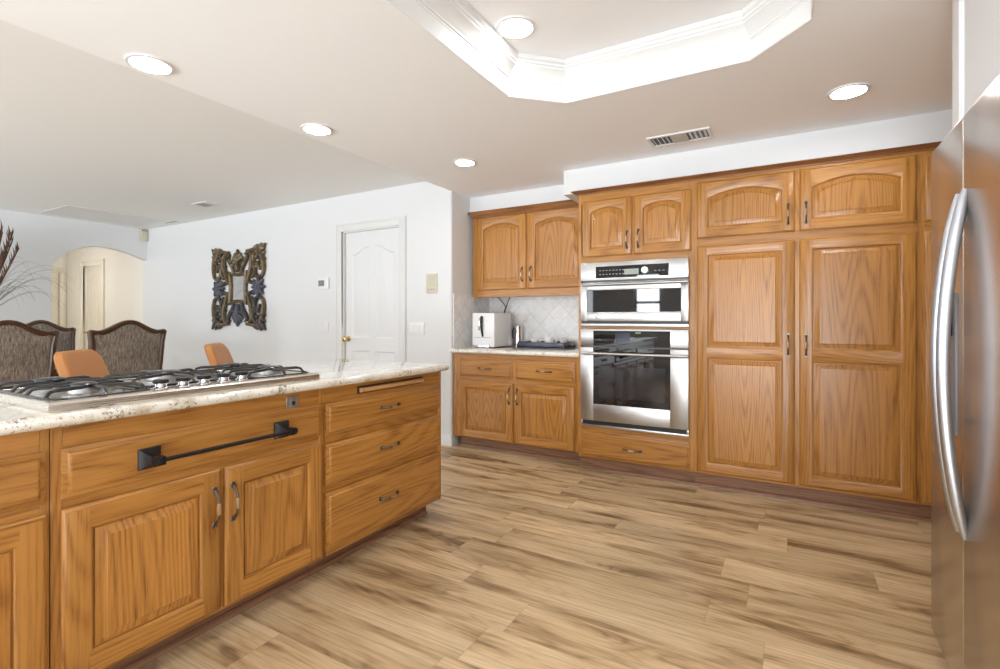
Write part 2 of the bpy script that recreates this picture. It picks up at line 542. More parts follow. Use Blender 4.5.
# crown moulding around the inside of the tray: stepped profile
prof = [(0.0, .085), (.006, .085), (.008, .093), (.014, .097), (.014, .105), (.020, .112), (.030, .126), (.046, .142),
        (.060, .152), (.060, .160), (.068, .166), (.068, .176), (.078, .184), (.082, .204)]
m = MB()
m.loops([octo(d, KZ + z) for d, z in prof])
struct(m.build('trim_1', trim_m, smooth=20))
# white band of the tray below the crown
m = MB()
m.loops([octo(0.001, KZ - .002), octo(0.004, KZ + .004), octo(0.004, KZ + .088)])
struct(m.build('trim_2', trim_m, smooth=20))

struct(MB().box(WX - .02, KX - .001, SY, DY, DZ, DZ + .08).build('ceiling_dining', simple('shaded_ceiling_white', (0.86, 0.87, 0.87), 0.9, spec=0.15, bump=0.05, bscale=120), smooth=0))  # greyer white puts the dining ceiling's shade into its colour
struct(MB().box(-11.3, WX - .12, 1.6, DY + .1, 2.44, 2.5).build('ceiling_hall', ceil_m, smooth=0))

# dining wall with its door (Y = DY)
dx0, dx1, dz = -4.26, -3.44, 2.165
m = MB()
m.box(WX - .12, dx0, DY, DY + .12, 0, DZ + .05)
m.box(dx1, KX - .13, DY, DY + .12, 0, DZ + .05)
m.box(dx0, dx1, DY, DY + .12, dz, DZ + .05)
struct(m.build('wall_dining', wall_m, smooth=0))
# alcove side wall with a rounded corner
m = MB()
rr = .022
pts = [(KX, NY), (KX, DY + rr)] + [(KX - rr + rr*math.cos(t), DY + rr - rr*math.sin(t)) for t in [PI/2*k/12 for k in range(1, 12)]] + [(KX - rr, DY), (KX - .13, DY), (KX - .13, NY)]
m.prism([(x, y, 0) for x, y in pts], (0, 0, DZ + .04))
struct(m.build('wall_alcove', wall_m, smooth=0))
struct(MB().box(KX - .2, EX + .1, NY, NY + .1, 0, DZ).build('wall_north', wall_m, smooth=0))
struct(MB().box(EX, EX + .1, SY, NY, 0, DZ).build('wall_east', wall_m, smooth=0))
# arch wall (X = WX): solid part, then the arched head
m = MB()
m.box(WX - .12, WX, SY, 2.78, 0, DZ + .05)
arch = [(2.78, 1.87), (2.80, 1.93), (2.84, 2.0), (2.90, 2.07), (2.98, 2.135), (3.08, 2.19), (3.2, 2.225), (3.32, 2.238), (3.45, 2.232), (3.58, 2.21), (3.72, 2.175), (3.86, 2.125), (DY, 2.10)]
prev = None
for y, z in arch:
    if prev:
        y0, z0 = prev
        m.prism([(WX - .12, y0, z0), (WX - .12, y, z), (WX - .12, y, DZ + .05), (WX - .12, y0, DZ + .05)], (.12, 0, 0))
    prev = (y, z)
struct(m.build('wall_west', wall_m, smooth=30))
# hallway beyond the arch
warm = simple('warm_hall_paint', (0.82, 0.80, 0.74), 0.8, spec=0.2)
hx0, hx1 = -10.53, -9.87
m = MB()
m.box(-11.2, hx0, DY, DY + .12, 0, 2.46)
m.box(hx1, WX - .12, DY, DY + .12, 0, 2.46)
m.box(hx0, hx1, DY, DY + .12, 2.13, 2.46)
struct(m.build('wall_hall', warm, smooth=0))
struct(MB().box(-11.3, -11.2, 1.6, DY + .12, 0, 2.46).build('wall_hall_end', warm, smooth=0))
struct(MB().box(-11.3, WX - .12, 1.5, 1.6, 0, 2.46).build('wall_hall_near', warm, smooth=0))

root = thing('hall_fill_lamp', 'added unseen lamp brightening the hallway beyond the archway', 'ceiling light', (-9.9, 2.75, 2.44))  # added out of view to brighten the hallway
MB().lathe([(.15, 0), (.15, -.02), (.14, -.025)], seg=32).build('fill_lamp_base', [trim_m], root)
MB().lathe([(.135, -.025), (.12, -.06), (.07, -.085), (.01, -.092)], seg=32).build('fill_lamp_shade', [hall_fill], root)

# south wall with three windows
m = MB()
xs = [WX - .12] + [v for w in sorted(WIN) for v in w[:2]] + [EX + .1]
for i in range(0, len(xs), 2): m.box(xs[i], xs[i+1], SY - .1, SY, 0, DZ + .05)
for x0, x1, z0, z1 in WIN:
    m.box(x0, x1, SY - .1, SY, z1, DZ + .05)
    m.box(x0, x1, SY - .1, SY, 0, z0)
struct(m.build('wall_south', wall_m, smooth=0))
frame_m = simple('bronze_window_frame', (0.05, 0.048, 0.045), 0.4)
for k, (x0, x1, z0, z1) in enumerate(WIN):
    m = MB()
    w = .04
    m.box(x0, x1, SY - .07, SY - .03, z0, z0 + w); m.box(x0, x1, SY - .07, SY - .03, z1 - w, z1)
    m.box(x0, x0 + w, SY - .07, SY - .03, z0, z1); m.box(x1 - w, x1, SY - .07, SY - .03, z0, z1)
    if k == 0: m.box(x0, x1, SY - .07, SY - .03, 1.53, 1.58)
    n = {0: 1, 1: 3, 2: 4}[k]
    for i in range(1, n):
        q = x0 + (x1 - x0) * i / n
        m.box(q - .025, q + .025, SY - .07, SY - .03, z0, z1)
    struct(m.build('window_%d' % (k + 1), frame_m, smooth=0))

# soffits over the cabinets
m = MB()
m.box(-1.623, EX, 3.862, NY, 2.232, KZ + .01)
m.box(KX, -1.623, 4.245, NY, 2.272, KZ + .01)
struct(m.build('wall_soffit', wall_m, smooth=0))
# end wall beside the refrigerator and the bulkhead over it
m = MB()
rr = .02
pts = [(.52, 2.372), (.52, 2.452)] + [(.54 - rr*math.cos(t), 2.452 + rr*math.sin(t)) for t in [PI/2*k/5 for k in range(1, 6)]] + [(EX, 2.472), (EX, 2.372)]
m.prism([(x, y, 0) for x, y in pts], (0, 0, KZ + .01))
struct(m.build('wall_fridge', wall_m, smooth=40))
struct(MB().box(.535, EX, SY, 2.372, 1.87, KZ + .01).build('wall_bulkhead', wall_m, smooth=0))
struct(MB().box(.56, EX, 1.30, 1.40, 0, 1.87).build('wall_fridge_near', wall_m, smooth=0))

# baseboards
m = MB()
bb = [(0, 0), (.016, 0), (.016, .07), (.010, .085), (.006, .10), (0, .10)]
def base_run(m, p0, p1, nrm):
    p0, p1, nrm = Vector(p0), Vector(p1), Vector(nrm)
    m.loops([[p + nrm * a + Vector((0, 0, b)) for a, b in bb] for p in (p0, p1)], cap0=True, cap1=True)
base_run(m, (dx1 + .1, DY, 0), (KX, DY, 0), (0, -1, 0))
base_run(m, (WX, DY, 0), (dx0 - .1, DY, 0), (0, -1, 0))
base_run(m, (KX, DY - .016, 0), (KX, 4.05, 0), (1, 0, 0))
struct(m.build('baseboard_dining', trim_m))
m = MB(); base_run(m, (WX, SY, 0), (WX, 2.78, 0), (1, 0, 0))
struct(m.build('baseboard_west', trim_m))

# doors
def panel_door(w, h, two_arch=True):
    """moulded four panel door, local x width, z up, front at y=-0.02"""
    m = MB()
    st, md = .105, .095
    cw = (w - 2*st - md) / 2
    cols = [(st, st + cw), (w - st - cw, w - st)]
    rows = [(.22, .86), (1.0, h - .17)]
    m.box(0, w, -.018, .018, 0, .22); m.box(0, w, -.018, .018, .86, 1.0)
    m.box(0, w, -.018, .018, h - .17, h)
    for z0, z1 in rows:
        m.box(0, st, -.018, .018, z0, z1); m.box(w - st, w, -.018, .018, z0, z1)
        m.box(cols[0][1], cols[1][0], -.018, .018, z0, z1)
    for ci, (x0, x1) in enumerate(cols):
        for ri, (z0, z1) in enumerate(rows):
            def lp(d, y):
                n = 8
                L = [(x0 + d, y, z0 + d), (x1 - d, y, z0 + d)]
                for k in range(n + 1):
                    s = k / n
                    zz = z1 - d
                    if ri == 1 and two_arch:
                        q = (1 - s) if ci == 0 else s       # rises towards the middle of the door
                        q2 = q if ci == 1 else q
                        rise = (1 - s) if ci == 1 else s
                        e = 1 - s if ci == 0 else s
                        zz -= .085 * (0.5 - 0.5 * math.cos(PI * (1 - (1 - s if ci == 0 else s))))  if False else .085 * (1 - (0.5 - 0.5*math.cos(PI * ((1 - s) if ci == 0 else s)))) * 1.0
                    L.append((x1 - d - (x1 - x0 - 2*d) * s, y, zz))
                return L
            m.loops([lp(0, -.018), lp(.012, -.009), lp(.022, -.008), lp(.05, -.015)], cap1=True)
            if ri == 1 and two_arch:
                L = lp(0, -.018)[2:]
                for a, b in zip(L[:-1], L[1:]):
                    m.face([a, b, (b[0], -.018, z1), (a[0], -.018, z1)])
    return m
dm = panel_door(.82, 2.155).build('door_1', door_m, loc=(dx0 - .0, DY + .055, .008), smooth=25)
dm.scale = ((dx1 - dx0) / .82, 1, 1)
struct(dm)
kn = MB().lathe([(.028, 0), (.030, .004), (.026, .010), (.010, .014), (.009, .035), (.018, .042), (.027, .052), (.029, .062), (.024, .072), (.010, .077)], M=Matrix.Rotation(R(90), 4, 'X')).build('door_knob', brass, dm, loc=(.055, -.019, .985))
m = MB()
cz = dz + .085
def casing(m, x0, x1, zt, y, w=.085):
    m.box(x0 - w, x0, y - .018, y + .01, 0, zt + w, b=.004); m.box(x1, x1 + w, y - .018, y + .01, 0, zt + w, b=.004)
    m.box(x0, x1, y - .018, y + .01, zt, zt + w, b=.004)
    m.box(x0 - w - .003, x0 - w + .02, y - .026, y + .008, 0, zt + w + .003, b=.004); m.box(x1 + w - .02, x1 + w + .003, y - .026, y + .008, 0, zt + w + .003, b=.004)
    m.box(x0 - w + .021, x1 + w - .021, y - .026, y + .008, zt + w - .02, zt + w + .003, b=.004)
casing(m, dx0, dx1, dz, DY)
m.box(dx0 - .001, dx0 + .012, DY, DY + .03, 0, dz); m.box(dx1 - .012, dx1 + .001, DY, DY + .03, 0, dz); m.box(dx0, dx1, DY, DY + .03, dz - .012, dz)
struct(m.build('trim_3', trim_m, smooth=25))
# hall doors
d2 = panel_door(.66, 2.11).build('door_2', simple('cream_door_paint', (0.78, 0.74, 0.64), 0.4), loc=(hx0, DY + .05, .008), smooth=25)
struct(d2)
MB().lathe([(.026, 0), (.02, .012), (.010, .02), (.026, .04), (.024, .06), (.008, .066)], M=Matrix.Rotation(R(90), 4, 'X')).build('door_knob', brass, d2, loc=(.06, -.019, .98))
m = MB(); casing(m, hx0, hx1, 2.12, DY, .09)
struct(m.build('trim_4', simple('cream_trim_paint', (0.80, 0.76, 0.66), 0.45), smooth=25))
d3 = panel_door(.72, 2.03).build('door_3', bpy.data.materials['cream_door_paint'], loc=(-11.1, 3.80, .008), smooth=25)
d3.rotation_euler = (0, 0, R(-62))
d3.location = (-11.17, 3.775, .008)
d3.rotation_euler = (0, 0, R(-80))
struct(d3)
m = MB(); m.box(-11.2, -11.17, 3.60, 3.69, 0, 2.04, b=.004); m.box(-11.2, -11.17, 3.80, 3.89, 0, 2.04, b=.004); m.box(-11.2, -11.17, 2.9, 3.89, 2.041, 2.12, b=.004)
struct(m.build('trim_5', bpy.data.materials['cream_trim_paint'], smooth=25))

# backsplash tile
m = MB()
m.box(KX, -1.49, NY - .012, NY, .93, 1.45)
m.box(KX, KX + .010, DY + .03, NY, .93, 1.455)
struct(m.build('wall_backsplash', tile_m, smooth=0))

# ------------------------------------------------------------------ cabinet doors, drawers, pulls
def door_mesh(w, h, opens, th=.02):
    """raised-panel door. local: x width, z height, front at y=-th. opens: (x0,x1,z0,z1,rise) from bottom up"""
    m = MB()
    i = .006
    rect = lambda d, y: [(d, y, d), (w-d, y, d), (w-d, y, h-d), (d, y, h-d)]
    mi = lambda k: (1, 0, 1, 0)[k] if k >= 0 else 0
    m.loops([rect(0, 0), rect(0, -th + .010), rect(.004, -th + .007), rect(.006, -th + .003), rect(i + .006, -th)], mi)
    i += .006
    y = -th
    x0, x1 = opens[0][0], opens[0][1]
    m.face([(i, y, i), (x0, y, i), (x0, y, h-i), (i, y, h-i)], 0)
    m.face([(x1, y, i), (w-i, y, i), (w-i, y, h-i), (x1, y, h-i)], 0)
    N = 14
    def top(o, d):
        a0, a1, z0, z1, rise = o
        out = []
        for k in range(N + 1):
            s = k / N
            q = 1 - (2*s - 1)**2
            out.append((a1 - d - (a1 - a0 - 2*d) * s, z1 - d + rise * q))
        return out
    prev = i
    for k, o in enumerate(opens):
        m.face([(x0, y, prev), (x1, y, prev), (x1, y, o[2]), (x0, y, o[2])], 1)
        nxt = opens[k+1][2] if k + 1 < len(opens) else h - i
        T = top(o, 0)
        if k + 1 < len(opens) and o[4] == 0:
            prev = o[3]
        else:
            for a, b in zip(T[:-1], T[1:]):
                m.face([(a[0], y, a[1]), (a[0], y, nxt), (b[0], y, nxt), (b[0], y, b[1])], 1)
    for o in opens:
        def lp(d, yy):
            return [(o[0]+d, yy, o[2]+d), (o[1]-d, yy, o[2]+d)] + [(a, yy, b) for a, b in top(o, d)]
        ring_mi = lambda k: 1 if k == 0 or k > 1 else 0
        m.loops([lp(0, -th), lp(.005, -th + .002), lp(.010, -th + .007), lp(.0105, -th + .015), lp(.0155, -th + .015)], lambda k: 2 if k < 0 else (1 if (k == 0 or 2 <= k < N + 2) else 0))
        m.loops([lp(.0155, -th + .015), lp(.016, -th + .011), lp(.044, -th + .003), lp(.046, -th + .0005)], 2, cap1=True)
    return m

def pull_mesh():
    """bow pull, along local z, centred; feet at y=0, bow towards -y"""
    m = MB()
    L = .066
    for s in (-1, 1):
        m.prism([(-.008, 0, s*L - .009), (.008, 0, s*L - .009), (.010, 0, s*L + .002), (.006, 0, s*L + .012), (-.006, 0, s*L + .012), (-.010, 0, s*L + .002)], (0, -.004, 0), 0, .001)
    pts, rs = [], []
    for k in range(25):
        s = -1 + 2 * k / 24
        z = s * (L - .003)
        y = -.004 - .026 * (1 - abs(s)**3.2) - (.003 * math.sin(s * PI) ** 2)
        r = .0050 + .0032 * max(0, 1 - (s / .42) ** 2) + (.0022 if abs(s) > .88 else 0)
        pts.append((0, y, z)); rs.append(r)
    m.tube(pts, rs, mi=lambda i: 1 if 8 <= i <= 15 else 0, seg=8)
    return m
PULL = pull_mesh().build('handle', [pewter, pewter_hi])
PULL_ME = PULL.data
bpy.data.objects.remove(PULL)
def pull(parent, x, z, vertical=True, th=.02):
    o = bpy.data.objects.new('handle', PULL_ME)
    C.objects.link(o)
    o.parent = parent
    o.location = (x, -th, z)
    if not vertical: o.rotation_euler = (0, R(90), 0)
    o['label'] = 'antique bronze bow pull'
    return o

def cab_door(root, x0, x1, z0, z1, yf, opens=None, handle=None, rise=0.0, rail=.062, toprail=None):
    """front of the door lands at y=yf in the cabinet frame"""
    w, h = x1 - x0, z1 - z0
    if opens is None:
        tr = toprail or rail
        opens = [(rail, w - rail, rail, h - tr - rise, rise)]
    o = door_mesh(w, h, opens).build('door', OAK, root, (x0, yf + .02, z0), front=(0, -1, 0))
    if handle: pull(o, handle[0] - x0, handle[1] - z0)
    return o
def cab_drawer(root, x0, x1, z0, z1, yf, handle=True, hx=None, hz=None):
    w, h = x1 - x0, z1 - z0
    m = MB()
    rect = lambda d, y: [(d, y, d), (w-d, y, d), (w-d, y, h-d), (d, y, h-d)]
    m.loops([rect(0, .013), rect(0, -.008), rect(.005, -.011), rect(.013, -.012), rect(.016, -.018), rect(.021, -.0205), rect(.024, -.0205)], 0, cap1=True, cap0=True)
    o = m.build('drawer', [oak_h], root, (x0, yf + .02, z0))
    if handle: pull(o, (hx if hx is not None else (x0 + x1) / 2) - x0, (hz if hz is not None else (z0 + z1) / 2) - z0, False)
    return o
def face_frame(root, pieces, yf, th=.02, name='face_frame'):
    """pieces: (x0,x1,z0,z1,'v'|'h'); front at yf"""
    m = MB()
    for k, pc in enumerate(pieces):
        x0, x1, z0, z1, d = pc[:5]
        dep = pc[5] if len(pc) > 5 else 0
        m.box(x0, x1, yf + dep + (.0006 if k > 2 and d == 'v' else 0), yf + th - (.001 if k > 2 and d == 'v' else 0), z0, z1, 0 if d == 'v' else 1, b=.0012, seg=1)
    return m.build(name, [oak_v, oak_h], root)
def carcass(root, x0, x1, y0, y1, z0, z1, holes=()):
    m = MB()
    t = .018
    m.box(x0, x0 + t, y0, y1, z0, z1); m.box(x1 - t, x1, y0, y1, z0, z1)
    m.box(x0 + t, x1 - t, y0, y1, z0, z0 + t); m.box(x0 + t, x1 - t, y0, y1, z1 - t, z1); m.box(x0 + t, x1 - t, y1 - t, y1, z0 + t, z1 - t)
    return m.build('carcass', [oak_v], root)
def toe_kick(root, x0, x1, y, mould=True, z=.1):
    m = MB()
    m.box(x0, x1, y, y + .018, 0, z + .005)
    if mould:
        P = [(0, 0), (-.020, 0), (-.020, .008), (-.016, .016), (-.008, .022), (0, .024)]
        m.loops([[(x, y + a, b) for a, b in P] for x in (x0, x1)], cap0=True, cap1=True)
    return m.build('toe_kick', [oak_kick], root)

# ---- oven cabinet: frame front at Y=3.85, door fronts at 3.83
FY = 3.85
def local(root_x, root_y):
    return (root_x, root_y, 0)
OX0, OX1 = -1.487, -.600
root = thing('oven_cabinet', 'tall oak cabinet holding the double ovens, two arched doors above and one drawer below', 'cabinet', (OX0, FY, 0))
W = OX1 - OX0
carcass(root, 0, W, .02, NY - FY - .002, .10, 2.215)
lx = lambda X: X - OX0
face_frame(root, [(0, lx(-1.462), .10, 2.215, 'v'), (lx(-.640), W, .10, 2.215, 'v'), (lx(-1.462), lx(-.640), .10, .118, 'h'), (lx(-1.462), lx(-.640), .300, .355, 'h'),
                  (lx(-1.462), lx(-.640), 1.130, 1.150, 'h'), (lx(-1.462), lx(-.640), 1.655, 1.715, 'h'), (lx(-1.462), lx(-.640), 2.13, 2.215, 'h'), (lx(-1.060), lx(-1.028), 1.70, 2.2, 'v')], 0)
cab_door(root, lx(-1.452), lx(-1.051), 1.702, 2.150, -.02, rise=.035, toprail=.058, handle=(lx(-1.086), 1.818))
cab_door(root, lx(-1.036), lx(-.622), 1.702, 2.150, -.02, rise=.035, toprail=.058, handle=(lx(-1.000), 1.818))
cab_drawer(root, lx(-1.462), lx(-.632), .112, .315, -.02, hz=.205)
toe_kick(root, 0, W, .035)

# ---- pantry
PX0, PX1 = -.600, .672
root = thing('pantry_cabinet', 'wide oak pantry with two tall panelled doors under two arched doors', 'cabinet', (PX0, FY, 0))
W = PX1 - PX0
lx = lambda X: X - PX0
carcass(root, 0, W, .02, NY - FY - .002, .10, 2.215)
face_frame(root, [(0, .028, .10, 2.215, 'v'), (W - .034, W, .10, 2.215, 'v'), (.028, W - .034, .10, .122, 'h'), (.028, W - .034, 1.715, 1.795, 'h'), (.028, W - .034, 2.16, 2.215, 'h'), (lx(.010), lx(.066), .12, 2.2, 'v')], 0)
for x0, x1, hx in ((-.583, .026, -.012), (.050, .652, .088)):
    cab_door(root, lx(x0), lx(x1), 1.784, 2.185, -.02, rise=.05, rail=.066, toprail=.066, handle=(lx(hx), 1.900))
    w, h = x1 - x0, 1.728 - .118
    cab_door(root, lx(x0), lx(x1), .118, 1.728, -.02, opens=[(.068, w - .068, .062, .815, 0), (.068, w - .068, .885, h - .062, 0)], handle=(lx(hx), 1.035))
toe_kick(root, 0, W, .035)

# ---- cabinet to the right, mostly behind the refrigerator
QX0, QX1 = .672, EX - .004
root = thing('corner_cabinet', 'oak cabinet seen as a narrow strip between the pantry and the steel refrigerator', 'cabinet', (QX0, FY, 0))
W = QX1 - QX0
carcass(root, 0, W, .02, NY - FY - .002, .10, 2.215)
face_frame(root, [(0, .016, .10, 2.215, 'v'), (W - .03, W, .10, 2.215, 'v'), (.016, W - .03, .10, .122, 'h'), (.016, W - .03, 1.715, 1.795, 'h'), (.016, W - .03, 2.16, 2.215, 'h')], 0)
for x0, x1 in ((.014, .450), (.462, W - .02)):
    cab_door(root, x0, x1, 1.784, 2.175, -.02, rise=.05, rail=.062)
    w, h = x1 - x0, 1.61
    cab_door(root, x0, x1, .118, 1.728, -.02, opens=[(.062, w - .062, .062, .815, 0), (.062, w - .062, .885, h - .062, 0)])
toe_kick(root, 0, W, .035)

# ---- crown moulding over the tall run
def crown(x0, x1, y, z0, z1, ret):
    P = [(0, 0), (-.010, 0), (-.012, .006), (-.020, .012), (-.044, (z1 - z0) - .006), (-.050, (z1 - z0) - .004), (-.050, z1 - z0), (0, z1 - z0)]
    m = MB()
    L = [[(x0 + a, y + a, z0 + b) for a, b in P], [(x1, y + a, z0 + b) for a, b in P]]
    m.loops(L, cap1=True)
    m.loops([[(x0 + a, ret, z0 + b) for a, b in P], [(x0 + a, y + a, z0 + b) for a, b in P]], cap0=True)
    return m
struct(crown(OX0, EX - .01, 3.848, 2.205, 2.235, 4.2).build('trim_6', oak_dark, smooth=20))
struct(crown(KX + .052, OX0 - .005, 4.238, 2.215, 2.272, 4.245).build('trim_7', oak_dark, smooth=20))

# ---- base cabinet in the alcove: frame front Y=3.94, fronts 3.92
BX0, BX1 = -2.752, -1.492
root = thing('base_cabinet', 'oak base cabinet under the coffee counter, two drawers over two square-panelled doors', 'cabinet', (BX0, 3.94, 0))
W = BX1 - BX0
lx = lambda X: X - BX0
carcass(root, 0, W, .02, NY - 3.94 - .015, .10, .888)
face_frame(root, [(0, .05, .10, .888, 'v'), (W - .06, W, .10, .888, 'v'), (.05, W - .06, .10, .118, 'h'), (.05, W - .06, .625, .682, 'h'), (.05, W - .06, .828, .888, 'h'), (lx(-2.16), lx(-2.10), .11, .87, 'v')], 0)
cab_drawer(root, lx(-2.706), lx(-2.150), .674, .842, -.02)
cab_drawer(root, lx(-2.108), lx(-1.552), .674, .842, -.02)
cab_door(root, lx(-2.706), lx(-2.136), .104, .634, -.02, handle=(lx(-2.170), .520))
cab_door(root, lx(-2.122), lx(-1.552), .104, .634, -.02, handle=(lx(-2.088), .520))
toe_kick(root, 0, W, .06)
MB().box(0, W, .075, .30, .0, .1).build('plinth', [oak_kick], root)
MB().box(KX + .011 - BX0, -.001, .0, .02, .1, .888, b=.001).build('filler_strip', [oak_v], root)

# counter over it
m = MB()
def bull(m, x0, x1, y0, y1, z0, z1, r, front='y'):
    n = 6
    h = (z1 - z0) / 2
    P = [(y1, z0), (y0 + h*.7, z0)] + [(y0 + h*.7 - h*.7*math.sin(PI*k/n), z0 + h - h*math.cos(PI*k/n)) for k in range(1, n)] + [(y0 + h*.7, z1), (y1, z1)]
    m.loops([[(x, y, z) for y, z in P] for x in (x0, x1)], cap0=True, cap1=True)
bull(m, KX + .012, -1.490, 3.895, NY - .014, .890, .930, .02)
tag(m.build('countertop', granite_m), 'small speckled granite countertop in the alcove under the coffee machine', 'countertop')

# ---- wall cabinet: frame front 4.24, fronts 4.22
UX0, UX1 = -2.762, -1.492
root = thing('wall_cabinet', 'oak wall cabinet with two arched doors hung above the coffee machine', 'cabinet', (UX0, 4.24, 0))
W = UX1 - UX0
lx = lambda X: X - UX0
carcass(root, 0, W, .02, NY - 4.24 - .002, 1.44, 2.215)
face_frame(root, [(0, .055, 1.425, 2.215, 'v'), (W - .05, W, 1.425, 2.215, 'v'), (.055, W - .05, 1.425, 1.50, 'h'), (.055, W - .05, 2.175, 2.215, 'h'), (lx(-2.17), lx(-2.13), 1.45, 2.2, 'v')], 0)
cab_door(root, lx(-2.708), lx(-2.158), 1.492, 2.212, -.02, rise=.045, rail=.068, toprail=.07, handle=(lx(-2.194), 1.632))
cab_door(root, lx(-2.140), lx(-1.560), 1.492, 2.212, -.02, rise=.045, rail=.068, toprail=.07, handle=(lx(-2.104), 1.632))

# ------------------------------------------------------------------ island (fronts face +X): local x -> world +Y, local -y -> world +X
IX = -1.868     # frame front plane ; fronts at IX+.02
RZ = R(90)
def island_root(name, label, y0):
    return thing(name, label, 'cabinet', (IX, y0, 0), RZ)
def isl_box(root, W):
    carcass(root, 0, W, .02, .72, .10, .886)
# left unit (mostly out of frame)
Y0 = -.45
root = island_root('island_cabinet', 'oak island cabinet cut off by the left edge, one plain drawer over panelled doors', Y0)
W = .612 - Y0
isl_box(root, W)
ly = lambda Y: Y - Y0
face_frame(root, [(0, .04, .10, .886, 'v'), (W - .022, W, .10, .886, 'v'), (.04, W - .022, .10, .118, 'h'), (.04, W - .022, .630, .685, 'h'), (.04, W - .022, .80, .886, 'h')], 0)
cab_drawer(root, .03, ly(.601), .672, .820, -.02, hx=.3)
cab_door(root, ly(.08), ly(.603), .108, .640, -.02, handle=(ly(.12), .50))
cab_door(root, .03, ly(.066), .108, .640, -.02, handle=(ly(.03), .50))
toe_kick(root, 0, W, .10)
# cooktop unit
Y0 = .614
root = island_root('island_cabinet', 'oak island cabinet under the gas cooktop, one wide drawer over two panelled doors', Y0)
W = 1.600 - Y0
isl_box(root, W)
face_frame(root, [(0, .03, .10, .886, 'v'), (W - .022, W, .10, .886, 'v'), (.03, W - .022, .10, .118, 'h'), (.03, W - .022, .630, .685, 'h'), (.03, W - .022, .80, .886, 'h'), (ly(1.108), ly(1.135), .11, .66, 'v')], 0)
ly = lambda Y: Y - Y0
cab_drawer(root, ly(.637), ly(1.582), .672, .820, -.02, handle=False)
cab_door(root, ly(.637), ly(1.112), .113, .640, -.02, handle=(ly(1.085), .505), rail=.066)
cab_door(root, ly(1.130), ly(1.584), .113, .640, -.02, handle=(ly(1.156), .505), rail=.066)
toe_kick(root, 0, W, .10)
# drawer stack
Y0 = 1.602
root = island_root('island_cabinet', 'oak island cabinet at the far end with three stacked drawers under a pull-out board', Y0)
W = 2.492 - Y0
ly = lambda Y: Y - Y0
isl_box(root, W)
face_frame(root, [(0, .02, .10, .8, 'v', .010), (W - .012, W, .10, .8, 'v'), (.02, W - .012, .10, .122, 'h'), (.02, W - .012, .385, .44, 'h', .013), (.02, W - .012, .615, .675, 'h', .013), (0, W, .80, .886, 'h')], 0)
cab_drawer(root, ly(1.613), ly(2.484), .664, .812, -.02, hx=ly(2.03), hz=.742)
cab_drawer(root, ly(1.613), ly(2.484), .432, .622, -.02, hx=ly(2.03), hz=.532)
cab_drawer(root, ly(1.613), ly(2.484), .118, .395, -.02, hx=ly(2.02), hz=.268)
toe_kick(root, 0, W - .02, .10)
MB().box(W - .001, W + .012, -.002, .725, .10, .886, b=.002).build('end_panel', [oak_v], root)
MB().box(W - .02, W - .005, .10, .70, 0, .10).build('toe_kick_return', [oak_kick], root)
m = MB()
m.box(ly(1.812), ly(2.318), -.0035, .0, .832, .870)  # dark strip on the rail, its colour stands for shade in the slot
m.build('slot_shade_strip', [simple('slot_shade', (0.045, 0.018, 0.008), 0.6)], root)
m = MB()
n = 8
P = [(0, -.011)] + [(-.012 - .010*math.sin(PI*k/n), -.011*math.cos(PI*k/n)) for k in range(n + 1)] + [(0, .011)]
m.loops([[(x, -.002 + a, .849 + b) for a, b in P] for x in (ly(1.826), ly(2.312))], cap0=True, cap1=True)
o = m.build('cutting_board', [oak('maple_board_edge', 'x', (0.60, 0.34, 0.15), (0.42, 0.20, 0.08), 4.0)], root)
o['label'] = 'lighter pull-out cutting board edge'
# island back panel
root = None
o = MB().box(-2.66, -2.60, -.45, 2.504, 0, .886, b=.003).build('island_back_panel', [oak_v])
tag(o, 'oak back panel of the island on the side of the bar stools', 'panel')

# island countertop
m = MB()
n = 8
z0, z1 = .890, .929
h = (z1 - z0) / 2
def ring(d, z):
    x0, x1, y0, y1 = -2.87 + d, -1.808 - d, -.52 + d, 2.535 - d
    r = .035
    L = []
    for cx, cy, a in ((x1 - r, y0 + r, -90), (x1 - r, y1 - r, 0), (x0 + r, y1 - r, 90), (x0 + r, y0 + r, 180)):
        for k in range(7):
            t = R(a + 90 * k / 6)
            L.append((cx + r*math.cos(t), cy + r*math.sin(t), z))
    return L
Ls = [ring(.02 * (1 - math.sin(PI * k / n)), z0 + h - h * math.cos(PI * k / n)) for k in range(n + 1)]
m.loops(Ls, cap0=True, cap1=True)
tag(m.build('countertop', granite_m), 'long polished speckled granite countertop on the island, holding the gas cooktop', 'countertop')

# towel bar
root = thing('towel_bar', 'black towel bar with square posts screwed across the wide cooktop drawer', 'towel bar', (IX + .0215, 1.115, .742), RZ)
for s in (-1, 1):
    m = MB()
    c = s * .25
    sq = lambda a, y: [(c - a, y, -a), (c + a, y, -a), (c + a, y, a), (c - a, y, a)]
    m.loops([sq(.034, 0), sq(.034, -.006), sq(.030, -.010), sq(.012, -.038), sq(.011, -.060)], cap0=True, cap1=True)
    m.box(c - .014, c + .014, -.082, -.054, -.014, .014, b=.003)
    if s > 0: m.box(c + .012, c + .024, -.078, -.058, -.010, .010, b=.003)
    m.build('post', [black_metal], root)
MB().tube([(-.25, -.068, 0), (.25, -.068, 0)], .0075).build('bar', [black_metal], root)

# downdraft switch
root = thing('fan_switch', 'small square steel switch plate set in the island front above the towel bar', 'switch', (IX, 1.435, .842), RZ)
MB().box(-.030, .030, -.006, 0, -.029, .029, b=.003).build('plate', [steel_h], root)
MB().box(-.014, .014, -.010, -.006, -.015, .015, b=.002).build('button', [grey_pl], root)
MB().box(-.008, .008, -.0115, -.010, -.009, .009, b=.0007, seg=1).build('button_mark', [black_pl], root)

